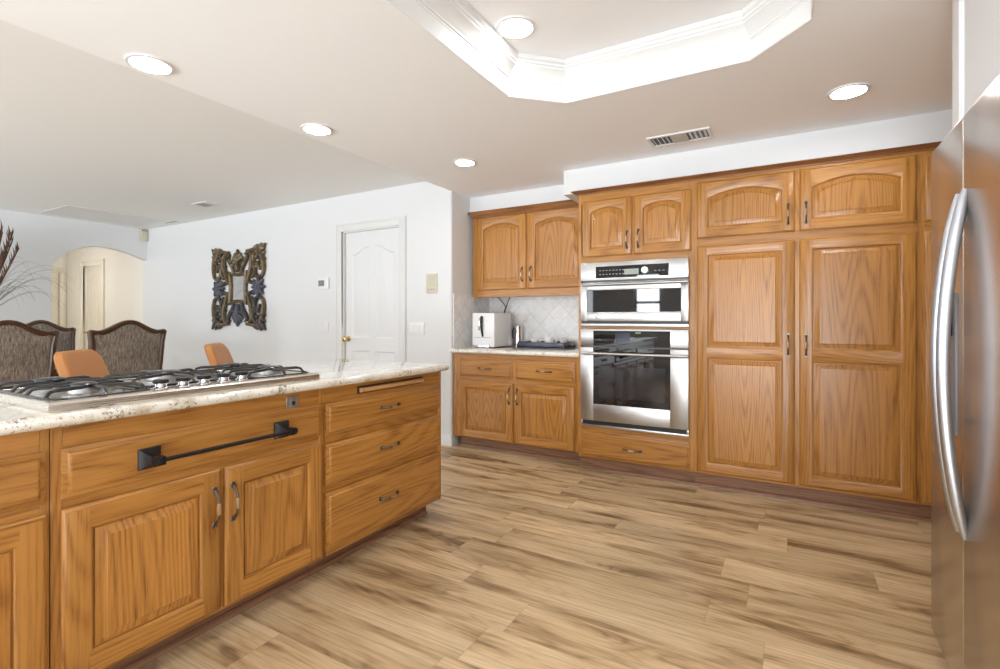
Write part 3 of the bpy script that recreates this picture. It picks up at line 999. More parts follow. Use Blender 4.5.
# ------------------------------------------------------------------ cooktop
root = thing('gas_cooktop', 'stainless gas cooktop with black grates set in the island countertop', 'cooktop', (0, 0, .9295))
cx0, cx1, cy0, cy1 = -2.45, -1.868, .610, 1.582
m = MB()
rc = lambda d, z: [(cx0 + d, cy0 + d, z), (cx1 - d, cy0 + d, z), (cx1 - d, cy1 - d, z), (cx0 + d, cy1 - d, z)]
m.loops([rc(.002, 0), rc(0, .004), rc(0, .021), rc(.004, .027), rc(.022, .030), rc(.034, .022)], cap0=True, cap1=True)
m.build('hob_plate', [steel_top], root, smooth=15)
burn = [(-2.03, .755, .036), (-2.30, .755, .046), (-2.22, 1.096, .058), (-2.03, 1.437, .046), (-2.30, 1.437, .036)]
for bx, by, br in burn:
    o = MB().lathe([(br + .022, .0), (br + .022, .005), (br + .008, .010), (br + .006, .026), (br, .029)], seg=28).build('burner', [burner_m], root, (bx, by, .022))
    MB().lathe([(br - .004, .0), (br + .002, .003), (br + .002, .009), (br - .006, .014), (br*.4, .016)], seg=28).build('burner_cap', [grate_m], o, (0, 0, .028))
for k in range(5):
    ky = .949 + k * .0765
    o = MB().lathe([(.025, 0), (.025, .006), (.019, .010), (.018, .020), (.023, .024), (.024, .030), (.020, .034)], seg=24).build('knob', [chrome], root, (-1.945, ky, .024))
    MB().lathe([(.0235, .0), (.0250, .002), (.0250, .010), (.022, .013)], seg=24).build('knob_cap', [black_metal], o, (0, 0, .022))
def grate(y0, y1, x0, x1, name='grate'):
    m = MB()
    zt, zb = .052, .026
    r = .0056
    def bar(pts, rr=r): m.tube(pts, rr, seg=8)
    def rrect(a0, a1, b0, b1, c, z):
        out = []
        for px, py, a in ((a1 - c, b0 + c, -90), (a1 - c, b1 - c, 0), (a0 + c, b1 - c, 90), (a0 + c, b0 + c, 180)):
            for k in range(5):
                t = R(a + 22.5 * k)
                out.append((px + c*math.cos(t), py + c*math.sin(t), z))
        return out
    m.tube(rrect(x0, x1, y0, y1, .04, zb + .004), .0046, seg=8, closed=True)
    cx, cy = (x0 + x1) / 2, (y0 + y1) / 2
    cents = [(x0 + (x1 - x0) * q, cy) for q in ((.26, .76) if x1 - x0 > .44 else (.5,))]
    def arm(px, py, qx, qy):
        # rises from the rim, runs flat towards the burner, drops at its tip
        dx, dy = qx - px, qy - py
        bar([(px, py, zb + .004), (px + dx*.10, py + dy*.10, zt - .004), (px + dx*.22, py + dy*.22, zt), (px + dx*.80, py + dy*.80, zt), (px + dx*.88, py + dy*.88, zt - .004), (px + dx*.90, py + dy*.90, zt - .018)], [r*.9, r, r*1.15, r*1.15, r, r*.8])
    for qx, qy in cents:
        hx = (x1 - x0) / (2 * len(cents))
        arm(qx - hx*.55, y0, qx - .02, qy); arm(qx + hx*.55, y0, qx + .02, qy)
        arm(qx - hx*.55, y1, qx - .02, qy); arm(qx + hx*.55, y1, qx + .02, qy)
    arm(x0, cy, cents[0][0], cy); arm(x1, cy, cents[-1][0], cy)
    if len(cents) > 1:
        bar([(cx, y0, zb + .004), (cx, y0 + .03, zt), (cx, y1 - .03, zt), (cx, y1, zb + .004)])
    for fx in (x0 + .05, x1 - .05):
        for fy in (y0 + .004, y1 - .004):
            m.box(fx - .008, fx + .008, fy - .006, fy + .006, .021, zb + .010, b=.002, seg=1)
    return m.build(name, [grate_m], root)
grate(.628, .905, -2.425, -1.900)
grate(.915, 1.277, -2.425, -1.995)
grate(1.287, 1.564, -2.425, -1.900)

# downdraft vent strip
root = thing('downdraft_vent', 'long low pop-up vent strip lying in the countertop behind the gas cooktop', 'vent', (-2.56, 1.2, .9295))
MB().box(-.055, .055, -.60, .595, 0, .006, b=.002).build('flange', [steel_top], root)
MB().box(-.045, .045, -.59, .585, .006, .016, b=.003).build('vent_cover', [steel_top], root)

# ------------------------------------------------------------------ ovens
def logo(root, x, z, y, r=.014):
    o = MB().lathe([(r, 0), (r, .002), (r*.9, .003)], M=Matrix.Rotation(R(90), 4, 'X'), seg=24).build('badge', [chrome], root, (x, y, z))
    m = MB()
    m.tube([(r*.78*math.cos(2*PI*k/24), -.0035, r*.78*math.sin(2*PI*k/24)) for k in range(24)], r*.05, closed=True, seg=6)
    m.tube([(-r*.10 + r*.32*math.cos(t), -.0035, r*.05 + r*.36*math.sin(t)) for t in [R(30 + 27*k) for k in range(12)]], r*.06, seg=6)
    m.tube([(r*.42 - r*.22*abs(math.sin(t)), -.0035, r*.38*math.cos(t)) for t in [R(180*k/12) for k in range(13)]], r*.06, seg=6)
    m.build('badge_mark', [grey_pl], o)
MX0, MX1 = -1.456, -.634
root = thing('microwave_oven', 'stainless built-in speed oven with wide black window, upper of the two wall ovens', 'microwave', (MX0, FY, 1.150))
W = MX1 - MX0
Hh = .503
MB().box(.01, W - .01, -.004, .50, .005, Hh - .005).build('housing', [grey_pl], root)
m = MB(); m.box(0, W, -.040, -.004, .358, Hh, b=.004)
cp = m.build('control_panel', [steel_h], root)
MB().box(.128, .685, -.0425, -.0398, .378, .468, b=.0008, seg=1).build('touch_panel', [black_glass], cp)
MB().box(.355, .465, -.0435, -.0425, .398, .440).build('display', [display_m], cp)
key_m = simple('key_grey', (0.32, 0.32, 0.33), 0.5)
keys = [(.158 + (k % 4) * .026 + (k // 4) * .105, .402 + j*.030, .013, .007) for k in range(8) for j in range(2)] + [(.58 + k*.03, .415, .015, .006) for k in range(3)]
for kx, kz, kw, kh in keys: MB().box(kx, kx + kw, -.0432, -.0425, kz, kz + kh).build('key', [key_m], cp, smooth=0)
MB().lathe([(.026, 0), (.026, .012), (.022, .016)], M=Matrix.Rotation(R(90), 4, 'X')).build('dial', [simple('satin_silver', (0.8, 0.8, 0.8), 0.3, metal=0.6)], cp, (.512, -.0425, .425))
m = MB()
dz0, dz1 = .040, .345
m.box(0, .052, -.042, -.004, dz0, dz1, b=.003); m.box(W - .052, W, -.042, -.004, dz0, dz1, b=.003)
m.box(.052, W - .052, -.042, -.004, dz0, .112, b=.003); m.box(.052, W - .052, -.042, -.004, .283, dz1, b=.003)
dr = m.build('door', [steel_h], root)
MB().box(.048, W - .048, -.036, -.010, .108, .287).build('window', [black_glass], dr)
m = MB()
m.tube([(.026, -.088, .325), (W + .004, -.088, .325)], .0115, seg=14)
for x in (.035, W - .035): m.tube([(x, -.042, .325), (x, -.085, .325)], .009, seg=10)
m.build('handle', [steel_h], dr)
logo(dr, .140, .075, -.042)
m = MB(); m.box(0, W, -.030, -.004, 0, .022, b=.002); m.build('trim_strip', [steel_h], root)
MB().box(.006, W - .006, -.022, -.004, .022, .040).build('vent_slot', [black_pl], root)

root = thing('wall_oven', 'stainless built-in oven with large black glass door, lower of the two wall ovens', 'oven', (MX0, FY, .355))
Hh = .775
MB().box(.01, W - .01, -.004, .55, .005, Hh - .005).build('housing', [grey_pl], root)
m = MB(); m.box(0, W, -.040, -.004, .640, Hh, b=.004)
cp = m.build('control_panel', [steel_h], root)
MB().box(.108, .695, -.0425, -.0398, .642, Hh - .014, b=.0008, seg=1).build('touch_panel', [black_glass], cp)
MB().box(.285, .400, -.0432, -.0425, .672, .748).build('display', [simple('dim_blue_display', (0.035, 0.04, 0.07), 0.1)], cp)
MB().box(.440, .480, -.0432, -.0425, .742, .752).build('key_print', [simple('green_print', (0.25, 0.33, 0.18), 0.5)], cp)
m = MB()
dz0, dz1 = .052, .630
gx0, gx1, gz0 = .108, .695, .185
m.box(0, gx0, -.044, -.004, dz0, dz1, b=.003); m.box(gx1, W, -.044, -.004, dz0, dz1, b=.003)
m.box(gx0, gx1, -.044, -.004, dz0, gz0, b=.003)
dr = m.build('door', [steel_h], root)
MB().box(gx0 - .002, gx1 + .002, -.0425, -.010, gz0 - .002, dz1 - .002).build('window', [black_glass], dr)
MB().box(gx0 + .045, gx1 - .035, -.0432, -.0425, gz0 + .05, .485).build('inner_window', [inner_glass], dr)
m = MB()
m.tube([(.026, -.092, .585), (W + .004, -.092, .585)], .0115, seg=14)
for x in (.035, W - .035): m.tube([(x, -.044, .585), (x, -.089, .585)], .009, seg=10)
m.build('handle', [steel_h], dr)
MB().box(.105, .155, -.0465, -.044, .150, .166, b=.001, seg=1).build('badge', [grey_pl], dr)
MB().box(.015, W - .015, -.024, -.004, .020, .050).build('vent_slot', [black_pl], root)
m = MB(); m.box(0, W, -.034, -.004, 0, .018, b=.002); m.box(0, .014, -.034, -.004, .018, .050, b=.002); m.box(W - .014, W, -.034, -.004, .018, .050, b=.002)
m.build('trim_strip', [steel_h], root)

# ------------------------------------------------------------------ refrigerator (front faces -X at X=.44)
FX = .44
root = thing('refrigerator', 'tall stainless side-by-side refrigerator at the right edge, with two bowed handles', 'refrigerator', (FX, 1.43, 0))
def fl(Y): return Y - 1.43
MB().box(.064, .80, .005, fl(2.348), .03, 1.79, b=.004).build('cabinet_body', [simple('fridge_side_grey', (0.33, 0.32, 0.31), 0.4)], root)
m = MB(); m.box(.035, .066, .01, fl(2.343), .02, .080, b=.003); m.build('toe_grille', [grey_pl], root)
MB().box(.050, .066, fl(1.950), fl(1.978), .09, 1.797).build('gasket', [gasket_m], root)
d1 = MB().box(0, .058, fl(1.9675), fl(2.353), .087, 1.802, b=.006, seg=3).build('freezer_door', [steel_f], root)
d2 = MB().box(0, .058, 0, fl(1.9605), .087, 1.802, b=.006, seg=3).build('fridge_door', [steel_f], root)
def fhandle(parent, Y):
    m = MB()
    pts, rs = [], []
    n = 36
    for k in range(n + 1):
        s = -1 + 2 * k / n
        z = 1.072 + s * .506
        x = -.002 - .050 * (1 - s*s)
        pts.append((x, fl(Y), z)); rs.append(.0165 * (1 - .5 * abs(s)**8))
    m.tube(pts, rs, seg=16, flat=(1.0, .8))
    return m.build('handle', [steel_bar], parent)
fhandle(d1, 1.998); fhandle(d2, 1.930)
m = MB()
dy0, dy1, z0, z1 = fl(2.030), fl(2.270), .86, 1.27
t = .012
m.box(-.006, .001, dy0 - t, dy1 + t, z1, z1 + t, b=.002); m.box(-.006, .001, dy0 - t, dy1 + t, z0 - t, z0, b=.002)
m.box(-.006, .001, dy0 - t, dy0, z0, z1, b=.002); m.box(-.006, .001, dy1, dy1 + t, z0, z1, b=.002)
m.box(-.003, .001, dy0, dy1, z0, z1)
dp = m.build('water_dispenser', [grey_pl], d1)
MB().box(-.012, -.003, dy0 + .03, dy1 - .03, 1.15, 1.25, b=.003).build('dispenser_panel', [black_glass], dp)
MB().box(-.022, -.003, dy0 + .06, dy1 - .06, .875, .89, b=.003).build('dispenser_tray', [black_pl], dp)

# ------------------------------------------------------------------ things on the small counter
CZ = .9302
root = thing('coffee_machine', 'white boxy coffee machine on the alcove counter', 'coffee machine', (-2.68, 4.10, CZ))
MB().box(0, .250, 0, .355, .012, .338, b=.010, seg=3).build('body', [white_pl], root)
MB().box(.015, .236, .012, .345, 0, .014).build('base', [black_pl], root)
m = MB(); m.box(.030, .205, -.028, .004, .008, .032, b=.003); m.build('drip_tray', [chrome], root)
m = MB()
m.box(.070, .092, -.004, .002, .170, .295, b=.002)
m.build('chrome_inlay', [chrome], root)
m = MB()
m.tube([(.112, -.004, .300), (.116, -.018, .285), (.116, -.020, .230), (.120, -.014, .160), (.122, -.004, .110)], [.012, .016, .014, .011, .008], seg=12)
m.build('spout', [black_pl], root)
MB().box(.024, .216, -.0012, .0, .100, .103).build('seam', [grey_pl], root)
MB().box(.2495, .2515, .330, .336, .16, .335).build('side_seam', [grey_pl], root)

root = thing('coffee_pot', 'tall polished steel pot with black handle beside the coffee machine', 'pot', (-2.404, 4.53, CZ))
MB().lathe([(.042, 0), (.046, .004), (.046, .200), (.043, .210), (.020, .217), (.008, .229)], seg=28).build('body', [chrome], root)
m = MB()
dx, dy = -.15, -.99
m.tube([(dx*.044, dy*.044, .180), (dx*.075, dy*.075, .183), (dx*.088, dy*.088, .165), (dx*.090, dy*.090, .120), (dx*.086, dy*.086, .085)], [.007, .008, .009, .008, .006], seg=10)
m.build('handle', [black_pl], root)

root = thing('serving_tray', 'dark navy rectangular tray holding the white cups on the counter', 'tray', (-2.27, 4.255, CZ))
m = MB()
m.box(0, .485, 0, .29, 0, .020); m.box(0, .485, 0, .010, .008, .062, b=.002); m.box(0, .485, .28, .29, .008, .062, b=.002)
m.box(0, .010, .010, .28, .008, .062, b=.002); m.box(.475, .485, .010, .28, .008, .062, b=.002)
m.build('tray_body', [navy], root)
m = MB(); m.tube([(.488, .10, .030), (.496, .11, .034), (.496, .18, .034), (.488, .19, .030)], .005); m.build('handle', [black_pl], root)
def cup(loc, label, rz=0, s=1.0):
    r = thing('espresso_cup', label, 'cup', loc, rz, 'white espresso cups on the tray')
    MB().lathe([(.021*s, 0), (.024*s, .004), (.034*s, .025*s), (.039*s, .055*s), (.040*s, .066*s), (.037*s, .066*s), (.031*s, .028*s), (.018*s, .008)], seg=28).build('bowl', [porcelain], r)
    MB().tube([(.036*s, 0, .056*s), (.058*s, 0, .060*s), (.066*s, 0, .044*s), (.056*s, 0, .024*s), (.033*s, 0, .024*s)], .005*s, seg=8).build('handle', [porcelain], r)
    return r
cup((-2.150, 4.40, CZ + .0205), 'white cup on the dark tray nearest the steel pot', R(-12))
cup((-1.990, 4.385, CZ + .0205), 'tallest white cup in the middle of the dark tray', R(-12), 1.35)
cup((-1.868, 4.45, CZ + .0205), 'white cup at the right end of the dark tray, nearest the ovens', R(-75))
o = MB()
pts = [(-2.56, 4.475, CZ + .20), (-2.56, 4.50, CZ + .30), (-2.56, 4.53, CZ + .36), (-2.56, 4.56, CZ + .405)]
o.tube(pts, .007, seg=8)
o.tube([(-2.56, 4.56, CZ + .400), (-2.585, 4.55, CZ + .44), (-2.645, 4.54, 1.443)], .0045, seg=8)
o.tube([(-2.56, 4.56, CZ + .400), (-2.54, 4.55, CZ + .44), (-2.50, 4.54, 1.443)], .0045, seg=8)
tag(o.build('power_cord', [black_pl]), 'black forked power cord running from behind the coffee machine up to the wall cabinet', 'cord')

# ------------------------------------------------------------------ fittings on the dining wall
root = thing('thermostat', 'white thermostat with grey screen on the wall left of the white door', 'thermostat', (-4.545, DY - .001, 1.61))
MB().box(-.085, .085, -.024, 0, -.062, .062, b=.004).build('case', [white_pl], root)
MB().box(-.072, .022, -.0255, -.024, -.030, .036).build('screen', [grey_pl], root)
root = thing('intercom', 'beige intercom panel on the wall right of the white door', 'intercom', (-3.025, DY - .001, 1.555))
MB().box(-.064, .064, -.016, 0, -.095, .095, b=.003).build('case', [cream_m], root)
m = MB()
for x in (-.035, 0, .03): m.box(x - .009, x + .009, -.020, -.016, -.065, -.050, b=.001, seg=1)
m.build('buttons', [simple('beige_button', (0.42, 0.38, 0.28), 0.5)], root)
MB().box(-.05, .05, -.0175, -.016, -.03, .075, b=.0007, seg=1).build('speaker_panel', [simple('beige_panel', (0.58, 0.54, 0.42), 0.6)], root)
root = thing('light_switch', 'wide white multi-gang switch plate under the beige intercom', 'switch', (-3.215, DY - .001, 1.115))
MB().box(-.10, .10, -.008, 0, -.062, .062, b=.003).build('plate', [white_pl], root)
for x in (-.068, -.023, .023, .068):
    MB().box(x - .016, x + .016, -.013, -.008, -.035, .035, b=.002, seg=1).build('rocker', [white_pl], root)
root = thing('light_switch', 'small single white switch plate below the thermostat', 'switch', (-4.525, DY - .001, 1.12))
MB().box(-.045, .045, -.008, 0, -.062, .062, b=.003).build('plate', [white_pl], root)
MB().box(-.016, .016, -.013, -.008, -.035, .035, b=.002, seg=1).build('rocker', [white_pl], root)
root = thing('door_chime', 'small beige chime box high in the corner above the archway', 'chime', (WX + .001, 3.865, 2.47))
MB().box(0, .05, -.045, .045, -.085, .085, b=.004).build('case', [cream_m], root)
MB().box(.05, .055, -.035, .035, .060, .072).build('grille', [simple('olive_grille', (0.20, 0.19, 0.12), 0.5)], root)

# ------------------------------------------------------------------ carved mirror on the dining wall
root = thing('wall_mirror', 'carved openwork wooden mirror with dark gilt scrolls on the dining wall', 'mirror', (-6.125, DY - .004, 1.61))
root.scale = (.975, 1, 1)
def arc2(cx, cz, rx, rz, a0, a1, n=14):
    return [(cx + rx*math.cos(R(a0 + (a1 - a0)*k/n)), cz + rz*math.sin(R(a0 + (a1 - a0)*k/n))) for k in range(n + 1)]
def relief(m, pts, r, mi=0, y=-.022):
    m.tube([(x, y, z) for x, z in pts], r, mi=mi, seg=8, flat=(1, 1))
def bez(p0, p1, p2, p3, n=14):
    out = []
    for k in range(n + 1):
        t = k / n; q = 1 - t
        out.append((q**3*p0[0] + 3*q*q*t*p1[0] + 3*q*t*t*p2[0] + t**3*p3[0], q**3*p0[1] + 3*q*q*t*p1[1] + 3*q*t*t*p2[1] + t**3*p3[1]))
    return out
def tap(n, a, b, c): # radius profile
    return [a + (b - a) * min(1, 2*k/(n)) if k <= n/2 else b + (c - b) * (2*k/n - 1) for k in range(n + 1)]
for sz in (1, -1):
    for sx in (1, -1):
        m = MB()
        F = lambda P: [(sx*x, sz*z) for x, z in P]
        # outer scroll: corner down the side to the rosette, curling in under it
        relief(m, F(bez((.53, .50), (.43, .40), (.60, .32), (.52, .14))), tap(14, .030, .036, .020), 1)
        relief(m, F(bez((.52, .16), (.47, .08), (.35, .13), (.37, .23))), tap(14, .022, .028, .022))
        relief(m, F(bez((.37, .23), (.40, .30), (.47, .27), (.46, .21))), tap(14, .020, .022, .016))
        # inner rails from the top finial down to the mirror
        relief(m, F(bez((.20, .45), (.38, .45), (.30, .25), (.205, .06))), tap(14, .024, .034, .026), 1)
        relief(m, F(bez((.17, .43), (.29, .38), (.06, .30), (.10, .18))), tap(14, .020, .028, .022))
        relief(m, F(bez((.29, .40), (.36, .30), (.40, .20), (.30, .12))), tap(14, .018, .026, .018))
        # loop ring and leaves by the corner
        relief(m, F(arc2(.41, .37, .075, .075, 0, 330)), .022)
        relief(m, F(bez((.26, .30), (.30, .20), (.40, .30), (.44, .24))), tap(14, .018, .026, .016))
        for (ax, az, bx, bz) in ((.44, .40, .578, .532), (.43, .44, .50, .54), (.47, .38, .572, .43), (.45, .42, .56, .48), (.36, .44, .42, .53), (.48, .33, .575, .35)):
            relief(m, F([(ax, az), ((ax+bx)/2, (az+bz)/2 + .008), (bx, bz)]), [.020, .036, .010])
        relief(m, F(bez((.50, .46), (.40, .50), (.32, .46), (.19, .465))), tap(14, .022, .026, .018), 1)
        # stem from the mirror frame out to the rosette
        relief(m, F(bez((.20, .06), (.26, .10), (.30, .04), (.36, .05))), tap(14, .018, .026, .018))
        m.ball((sx*.41, -.026, sz*.37), .030, 0, (1, .7, 1))
        m.build('carved_scroll', [carved if sz > 0 else carved_low, carved_gold], root)
    m = MB()
    # palmette at top and bottom centre
    for a in (90, 55, 125, 25, 155):
        l = .15 if a == 90 else .12
        c = (0, sz * .345)
        e = (c[0] + l*math.cos(R(a)) * 1.05, c[1] + sz*l*math.sin(R(a)))
        relief(m, [c, ((c[0]+e[0])/2, (c[1]+e[1])/2), e], [.022, .042, .010])
    relief(m, [(0, sz*.34), (0, sz*.28), (0, sz*.20)], [.030, .045, .020])
    for sx in (1, -1):
        relief(m, [(sx*x, sz*z) for x, z in bez((.02, .30), (.10, .33), (.13, .27), (.09, .25))], tap(14, .016, .024, .018))
    m.build('palmette', [carved if sz > 0 else carved_blue], root)
for sx in (1, -1):
    m = MB()
    c = (sx*.43, 0)
    for k in range(8):
        a = 45 * k
        e = (c[0] + .132*math.cos(R(a)), c[1] + .132*math.sin(R(a)))
        relief(m, [c, ((c[0]+e[0])/2, (c[1]+e[1])/2), e], [.014, .036, .012])
    m.ball((c[0], -.030, 0), .034, 0, (1, .8, 1))
    m.build('rosette', [carved_blue], root)
m = MB()
def cs(d, y):
    hw, hh, b = .155 + d, .175 + d, .028
    L = []
    for k in range(8): s = k/8; L.append((-hw + 2*hw*s, y, -hh + b*(1 - (2*s-1)**2)))
    for k in range(8): s = k/8; L.append((hw - b*.6*(1 - (2*s-1)**2), y, -hh + 2*hh*s))
    for k in range(8): s = k/8; L.append((hw - 2*hw*s, y, hh - b*(1 - (2*s-1)**2)))
    for k in range(8): s = k/8; L.append((-hw + b*.6*(1 - (2*s-1)**2), y, hh - 2*hh*s))
    return L
m.loops([cs(.045, -.002), cs(.045, -.030), cs(.022, -.046), cs(0, -.030), cs(0, -.010)])
m.build('mirror_frame', [carved_gold], root)
m = MB(); m.face(cs(.004, -.012)); m.loops([cs(.004, -.012), cs(.004, -.004)]); m.build('mirror_glass', [mirror_m], root)

# ------------------------------------------------------------------ recessed lights, vents
def downlight(x, y, z, r, label):
    root = thing('ceiling_light', label, 'ceiling light', (x, y, z), 0, 'round recessed ceiling lights')
    MB().lathe([(r, 0), (r, -.004), (r*.98, -.008), (r*.84, -.010), (r*.80, -.004), (r*.80, -.001)], seg=40, cap0=False, cap1=False).build('trim_ring', [trim_m], root)
    MB().lathe([(r*.805, -.0035), (r*.6, -.0045), (r*.2, -.005)], seg=40).build('lens', [lens_m], root)
downlight(-2.662, 1.252, KZ, .100, 'round ceiling light nearest the left edge of the kitchen ceiling')
downlight(-2.640, 2.216, KZ, .098, 'round ceiling light in the middle of the row above the island')
downlight(-2.196, 3.256, KZ, .088, 'round ceiling light near the alcove, furthest and smallest of all')
downlight(.270, 3.274, KZ, .098, 'round ceiling light at the right between the tray and the pantry')
downlight(-1.164, 2.172, KZ + .205, .098, 'round ceiling light up inside the moulded tray, at its far left corner')

downlight(.270, 1.20, KZ, .098, 'added unseen ceiling light in front of the refrigerator')  # this and the next lamps are out of view, added to brighten the kitchen
downlight(-2.662, .25, KZ, .098, 'added unseen ceiling light above the near end of the island')
downlight(-1.164, .30, KZ + .205, .098, 'added unseen ceiling light in the near half of the moulded tray')
downlight(-.9, -1.5, KZ, .098, 'added unseen ceiling light by the kitchen window')

def vent(name, label, x, y, z, w, d, kitchen=True):
    root = thing(name, label, 'vent', (x, y, z))
    h = .010
    m = MB()
    m.box(-w/2, w/2, -d/2, -d/2 + .02, -h, 0, b=.002, seg=1); m.box(-w/2, w/2, d/2 - .02, d/2, -h, 0, b=.002, seg=1)
    m.box(-w/2, -w/2 + .02, -d/2 + .02, d/2 - .02, -h, 0, b=.002, seg=1); m.box(w/2 - .02, w/2, -d/2 + .02, d/2 - .02, -h, 0, b=.002, seg=1)
    m.build('frame', [trim_m], root)
    MB().box(-w/2 + .01, w/2 - .01, -d/2 + .01, d/2 - .01, -.002, -.0005).build('opening', [black_pl], root)
    n = 4
    side = w * .30
    for s in (-1, 1):
        for k in range(n):
            xx = s * (w/2 - .024 - side * (k + .5) / n)
            q = MB()
            q.prism([(xx - .003, -d/2 + .02, -.009), (xx + .002, -d/2 + .02, -.009), (xx + .006*s + .002, -d/2 + .02, -.002), (xx + .006*s - .003, -d/2 + .02, -.002)], (0, d - .04, 0))
            q.build('louver', [trim_m], root, smooth=0)
    m = MB()
    c = w * .5 - .024 - side
    for k in range(4):
        a = .004 + k * .012
        m.box(-c + a, c - a, -d/2 + .02 + k*.010, d/2 - .02 - k*.010, -.009 - .0012*k, -.003, b=.001, seg=1)
    m.build('centre_louvers', [simple('taupe_vent', (0.50, 0.47, 0.42), 0.5)], root)
vent('ceiling_vent', 'white slotted air vent in the kitchen ceiling in front of the ovens', -.645, 3.535, KZ, .40, .20)
vent('ceiling_vent', 'small air vent in the dining ceiling above the carved mirror', -5.94, 3.39, DZ, .30, .18)
root = thing('ceiling_vent', 'thin dark slot vent in the dining ceiling close to the far corner', 'vent', (-7.45, 3.765, DZ))
MB().box(-.16, .16, -.03, .03, -.006, 0, b=.002, seg=1).build('frame', [trim_m], root)
MB().box(-.13, .13, -.012, .012, -.0075, -.006).build('slot', [grey_pl], root)
root = thing('attic_hatch', 'square attic hatch panel in the dining ceiling before the archway wall', 'hatch', (-7.85, 3.15, DZ))
m = MB()
a, b, w = .42, .55, .04
m.box(-a, a, -b, -b + w, -.006, 0, b=.002, seg=1); m.box(-a, a, b - w, b, -.006, 0, b=.002, seg=1); m.box(-a, -a + w, -b + w, b - w, -.006, 0, b=.002, seg=1); m.box(a - w, a, -b + w, b - w, -.006, 0, b=.002, seg=1)
m.build('frame', [trim_m], root)
MB().box(-a + w, a - w, -b + w, b - w, -.003, 0).build('panel', [wall_m], root)

# ------------------------------------------------------------------ dining furniture
def chair(loc, rz, label):
    """faces local +x; back at x=-0.25"""
    r = thing('dining_chair', label, 'chair', loc, rz, 'upholstered dining chairs around the table')
    def outline(k, zb=.50):
        """closed outline of the back in (y,z), inset by k"""
        L = []
        hw, hb = .305 - k, .262 - k
        L.append((-hb, zb + k)); L.append((hb, zb + k))
        n = 28
        L.append((hb + (hw - hb)*.55, .80)); L.append((hw - .012, 1.00)); 
        for i in range(n + 1):
            y = hw - 2*hw*i/n
            s = abs(y) / hw
            bell = .5 + .5*math.cos(PI*min(1, s/.80))
            ear = .012 * max(0, (s - .80)/.2)
            z = 1.108 - k + .092*bell + ear
            if s > .97: z -= .02
            L.append((y, z))
        L.append((-(hw - .012), 1.00)); L.append((-(hb + (hw - hb)*.55), .80))
        return L
    lean = lambda z: -.25 - (z - .5) * .10
    P = lambda k, dx: [(lean(z) + dx, y, z) for y, z in outline(k)]
    m = MB()
    L = [P(.0, .022), P(.0, -.022), P(.008, -.030), P(.026, -.030), P(.036, -.020), P(.036, .020), P(.026, .030), P(.008, .030), P(.0, .022)]
    m.loops(L)
    m.build('back_frame', [walnut], r)
    m = MB(); m.loops([P(.034, -.014), P(.055, -.026)], cap1=True); m.loops([P(.034, .014), P(.06, .034)], cap1=True)
    m.build('back_upholstery', [tweed], r)
    m = MB(); m.box(-.25, .28, -.27, .27, .40, .51, b=.03, seg=3); m.build('seat', [tweed], r)
    m = MB(); m.box(-.26, .27, -.275, .275, .34, .405, b=.008); m.build('seat_rail', [walnut], r)
    for sx in (-1, 1):
        for sy in (-1, 1):
            m = MB()
            x, y = (.23, .235) if sx > 0 else (-.235, .235)
            y *= sy
            if sx > 0: m.tube([(x, y, .36), (x + .02, y + .012*sy, .26), (x - .005, y, .12), (x + .01, y + .005*sy, .02), (x + .012, y, 0)], [.030, .034, .020, .016, .020], seg=10)
            else: m.tube([(x, y, .40), (x - .01, y, .2), (x - .06, y, 0)], [.024, .022, .018], seg=10)
            m.build('leg', [walnut], r)
    for sy in (-1, 1):
        m = MB()
        m.tube([(-.27, sy*.285, .72), (-.12, sy*.315, .735), (.05, sy*.335, .72), (.14, sy*.345, .72), (.17, sy*.345, .70)], [.018, .022, .026, .030, .020], seg=10)
        m.ball((.16, sy*.345, .708), .034, 0, (1, .9, .9))
        m.tube([(.13, sy*.343, .71), (.09, sy*.32, .60), (.12, sy*.30, .50), (.13, sy*.285, .38)], [.018, .020, .022, .024], seg=10)
        m.build('armrest', [walnut], r)
    return r
chair((-5.45, 1.435, 0), R(180), 'brown tweed dining chair with curved wood frame, cut by the left edge')
chair((-5.45, 2.245, 0), R(180), 'brown tweed dining chair with curved wood frame, directly left of the carved mirror')
chair((-6.75, 2.24, 0), R(0), 'pale tweed dining chair across the table, partly hidden behind the nearer chair')

root = thing('dining_table', 'dark wooden dining table between the tweed chairs', 'table', (-6.1, 1.55, 0))
m = MB()
m.box(-.42, .42, -1.05, 1.05, .72, .76, b=.010, seg=3); m.build('tabletop', [walnut_h], root)
m = MB()
m.box(-.34, .34, -.95, .95, .64, .72, b=.003); m.build('apron', [walnut_h], root)
for x in (-.30, .30):
    for y in (-.90, .90):
        MB().tube([(x, y, .66), (x, y, .5), (x, y, .3), (x, y, .05), (x, y, 0)], [.045, .040, .032, .026, .032], seg=12).build('leg', [walnut], root)

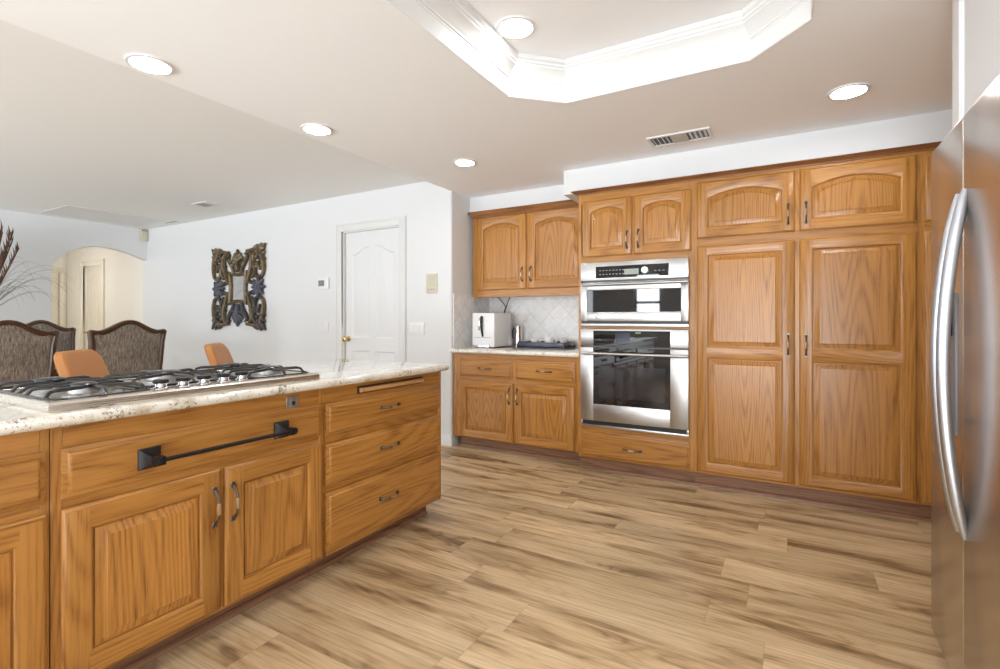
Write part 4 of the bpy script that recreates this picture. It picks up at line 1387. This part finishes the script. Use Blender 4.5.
def stool(loc, rz, label):
    r = thing('bar_stool', label, 'stool', loc, rz, 'tan leather bar stools at the island')
    hw = .205
    def oline(k, dx):
        """rounded back panel, leaning; curved in plan"""
        L = []
        z0, z1, c = .66 + k, 1.032 - k, .07
        w0, w1 = hw - k, hw - k - .012
        pts = []
        for cy, cz, a in ((w1 - c, z1 - c, 0), (-(w1 - c), z1 - c, 90), (-(w0 - c), z0 + c, 180), (w0 - c, z0 + c, 270)):
            for q in range(7):
                t = R(a + 15*q)
                pts.append((cy + c*math.cos(t), cz + c*math.sin(t)))
        return [(-.17 - (z - .62)*.34 + dx + .6*y*y, y, z) for y, z in pts]
    m = MB()
    m.loops([oline(.028, -.036), oline(.010, -.033), oline(0, -.022), oline(0, .012), oline(.008, .022), oline(.024, .026)], cap0=True, cap1=True)
    m.build('backrest', [leather], r)
    m = MB(); m.box(-.20, .20, -.21, .21, .61, .69, b=.035, seg=4); m.build('seat', [leather], r)
    for sx in (-1, 1):
        for sy in (-1, 1):
            MB().tube([(sx*.14, sy*.15, .62), (sx*.20, sy*.20, .02), (sx*.202, sy*.202, 0)], [.017, .012, .012], seg=10).build('leg', [walnut], r)
    m = MB()
    q = .176
    m.tube([(q, q, .24), (-q, q, .24), (-q, -q, .24), (q, -q, .24)], .009, closed=True, seg=8)
    m.build('footrest', [black_metal], r)
    return r
stool((-3.20, 1.44, -.0), R(45), 'tan leather bar stool behind the left end of the cooktop')
stool((-3.33, 2.29, 0), R(45), 'tan leather bar stool under the carved mirror, beyond the right grates')

# ------------------------------------------------------------------ dried grass arrangement
root = thing('floor_vase', 'tall vase of dried brown grasses at the left edge by the arch wall', 'plant', (-7.95, 1.98, 0))
MB().lathe([(.11, 0), (.13, .02), (.17, .30), (.19, .60), (.15, .95), (.085, 1.15), (.075, 1.22), (.095, 1.27), (.085, 1.27), (.065, 1.20)], seg=28, cap1=False).build('vase', [simple('dark_bronze_ceramic', (0.07, 0.045, 0.03), 0.3)], root)
plume_m = simple('rust_plume', (0.12, 0.062, 0.036), 0.9, var=0.4, bscale=40)
stem_m = simple('grey_dry_stem', (0.27, 0.265, 0.24), 0.8)
rnd = random.Random(3)
for k in range(16):
    a = rnd.uniform(0, 2*PI)
    if k < 7: a = rnd.uniform(R(40), R(110))
    lean_ = rnd.uniform(.06, .24)
    hgt = rnd.uniform(.85, 1.22)
    m = MB()
    p = [(lean_*.1*math.cos(a)*q*10*q*.4, lean_*q*1.6*math.sin(a), 1.15 + hgt*q) for q in (0, .3, .6, .8, 1.0)]
    m.tube(p, [.004, .004, .009, .008, .002], seg=6)
    for j in range(26):
        q = .45 + .55*j/26
        b = rnd.uniform(0, 2*PI)
        c = Vector((lean_*.4*math.cos(a)*q*q, lean_*q*1.6*math.sin(a), 1.15 + hgt*q))
        m.tube([c, c + Vector((math.cos(b)*.012, math.sin(b)*.012, .05)), c + Vector((math.cos(b)*.022, math.sin(b)*.022, .10))], [.006, .005, .001], seg=5)
    m.build('plume', [plume_m], root, weld=False)
m = MB()
for k in range(22):
    a = rnd.uniform(R(20), R(120))
    l = rnd.uniform(.35, 1.05)
    h = rnd.uniform(.35, .80)
    dr = rnd.uniform(.05, .55)
    m.tube([(math.cos(a)*l*q*.5, math.sin(a)*l*q, 1.2 + h*math.sin(PI*.62*q) / math.sin(PI*.5) - dr*q**4*.5) for q in [i/9 for i in range(10)]], [.0034 - .0026*i/9 for i in range(10)], seg=5)
tag(m.build('grass_blades', [stem_m], root, weld=False), kind='stuff')
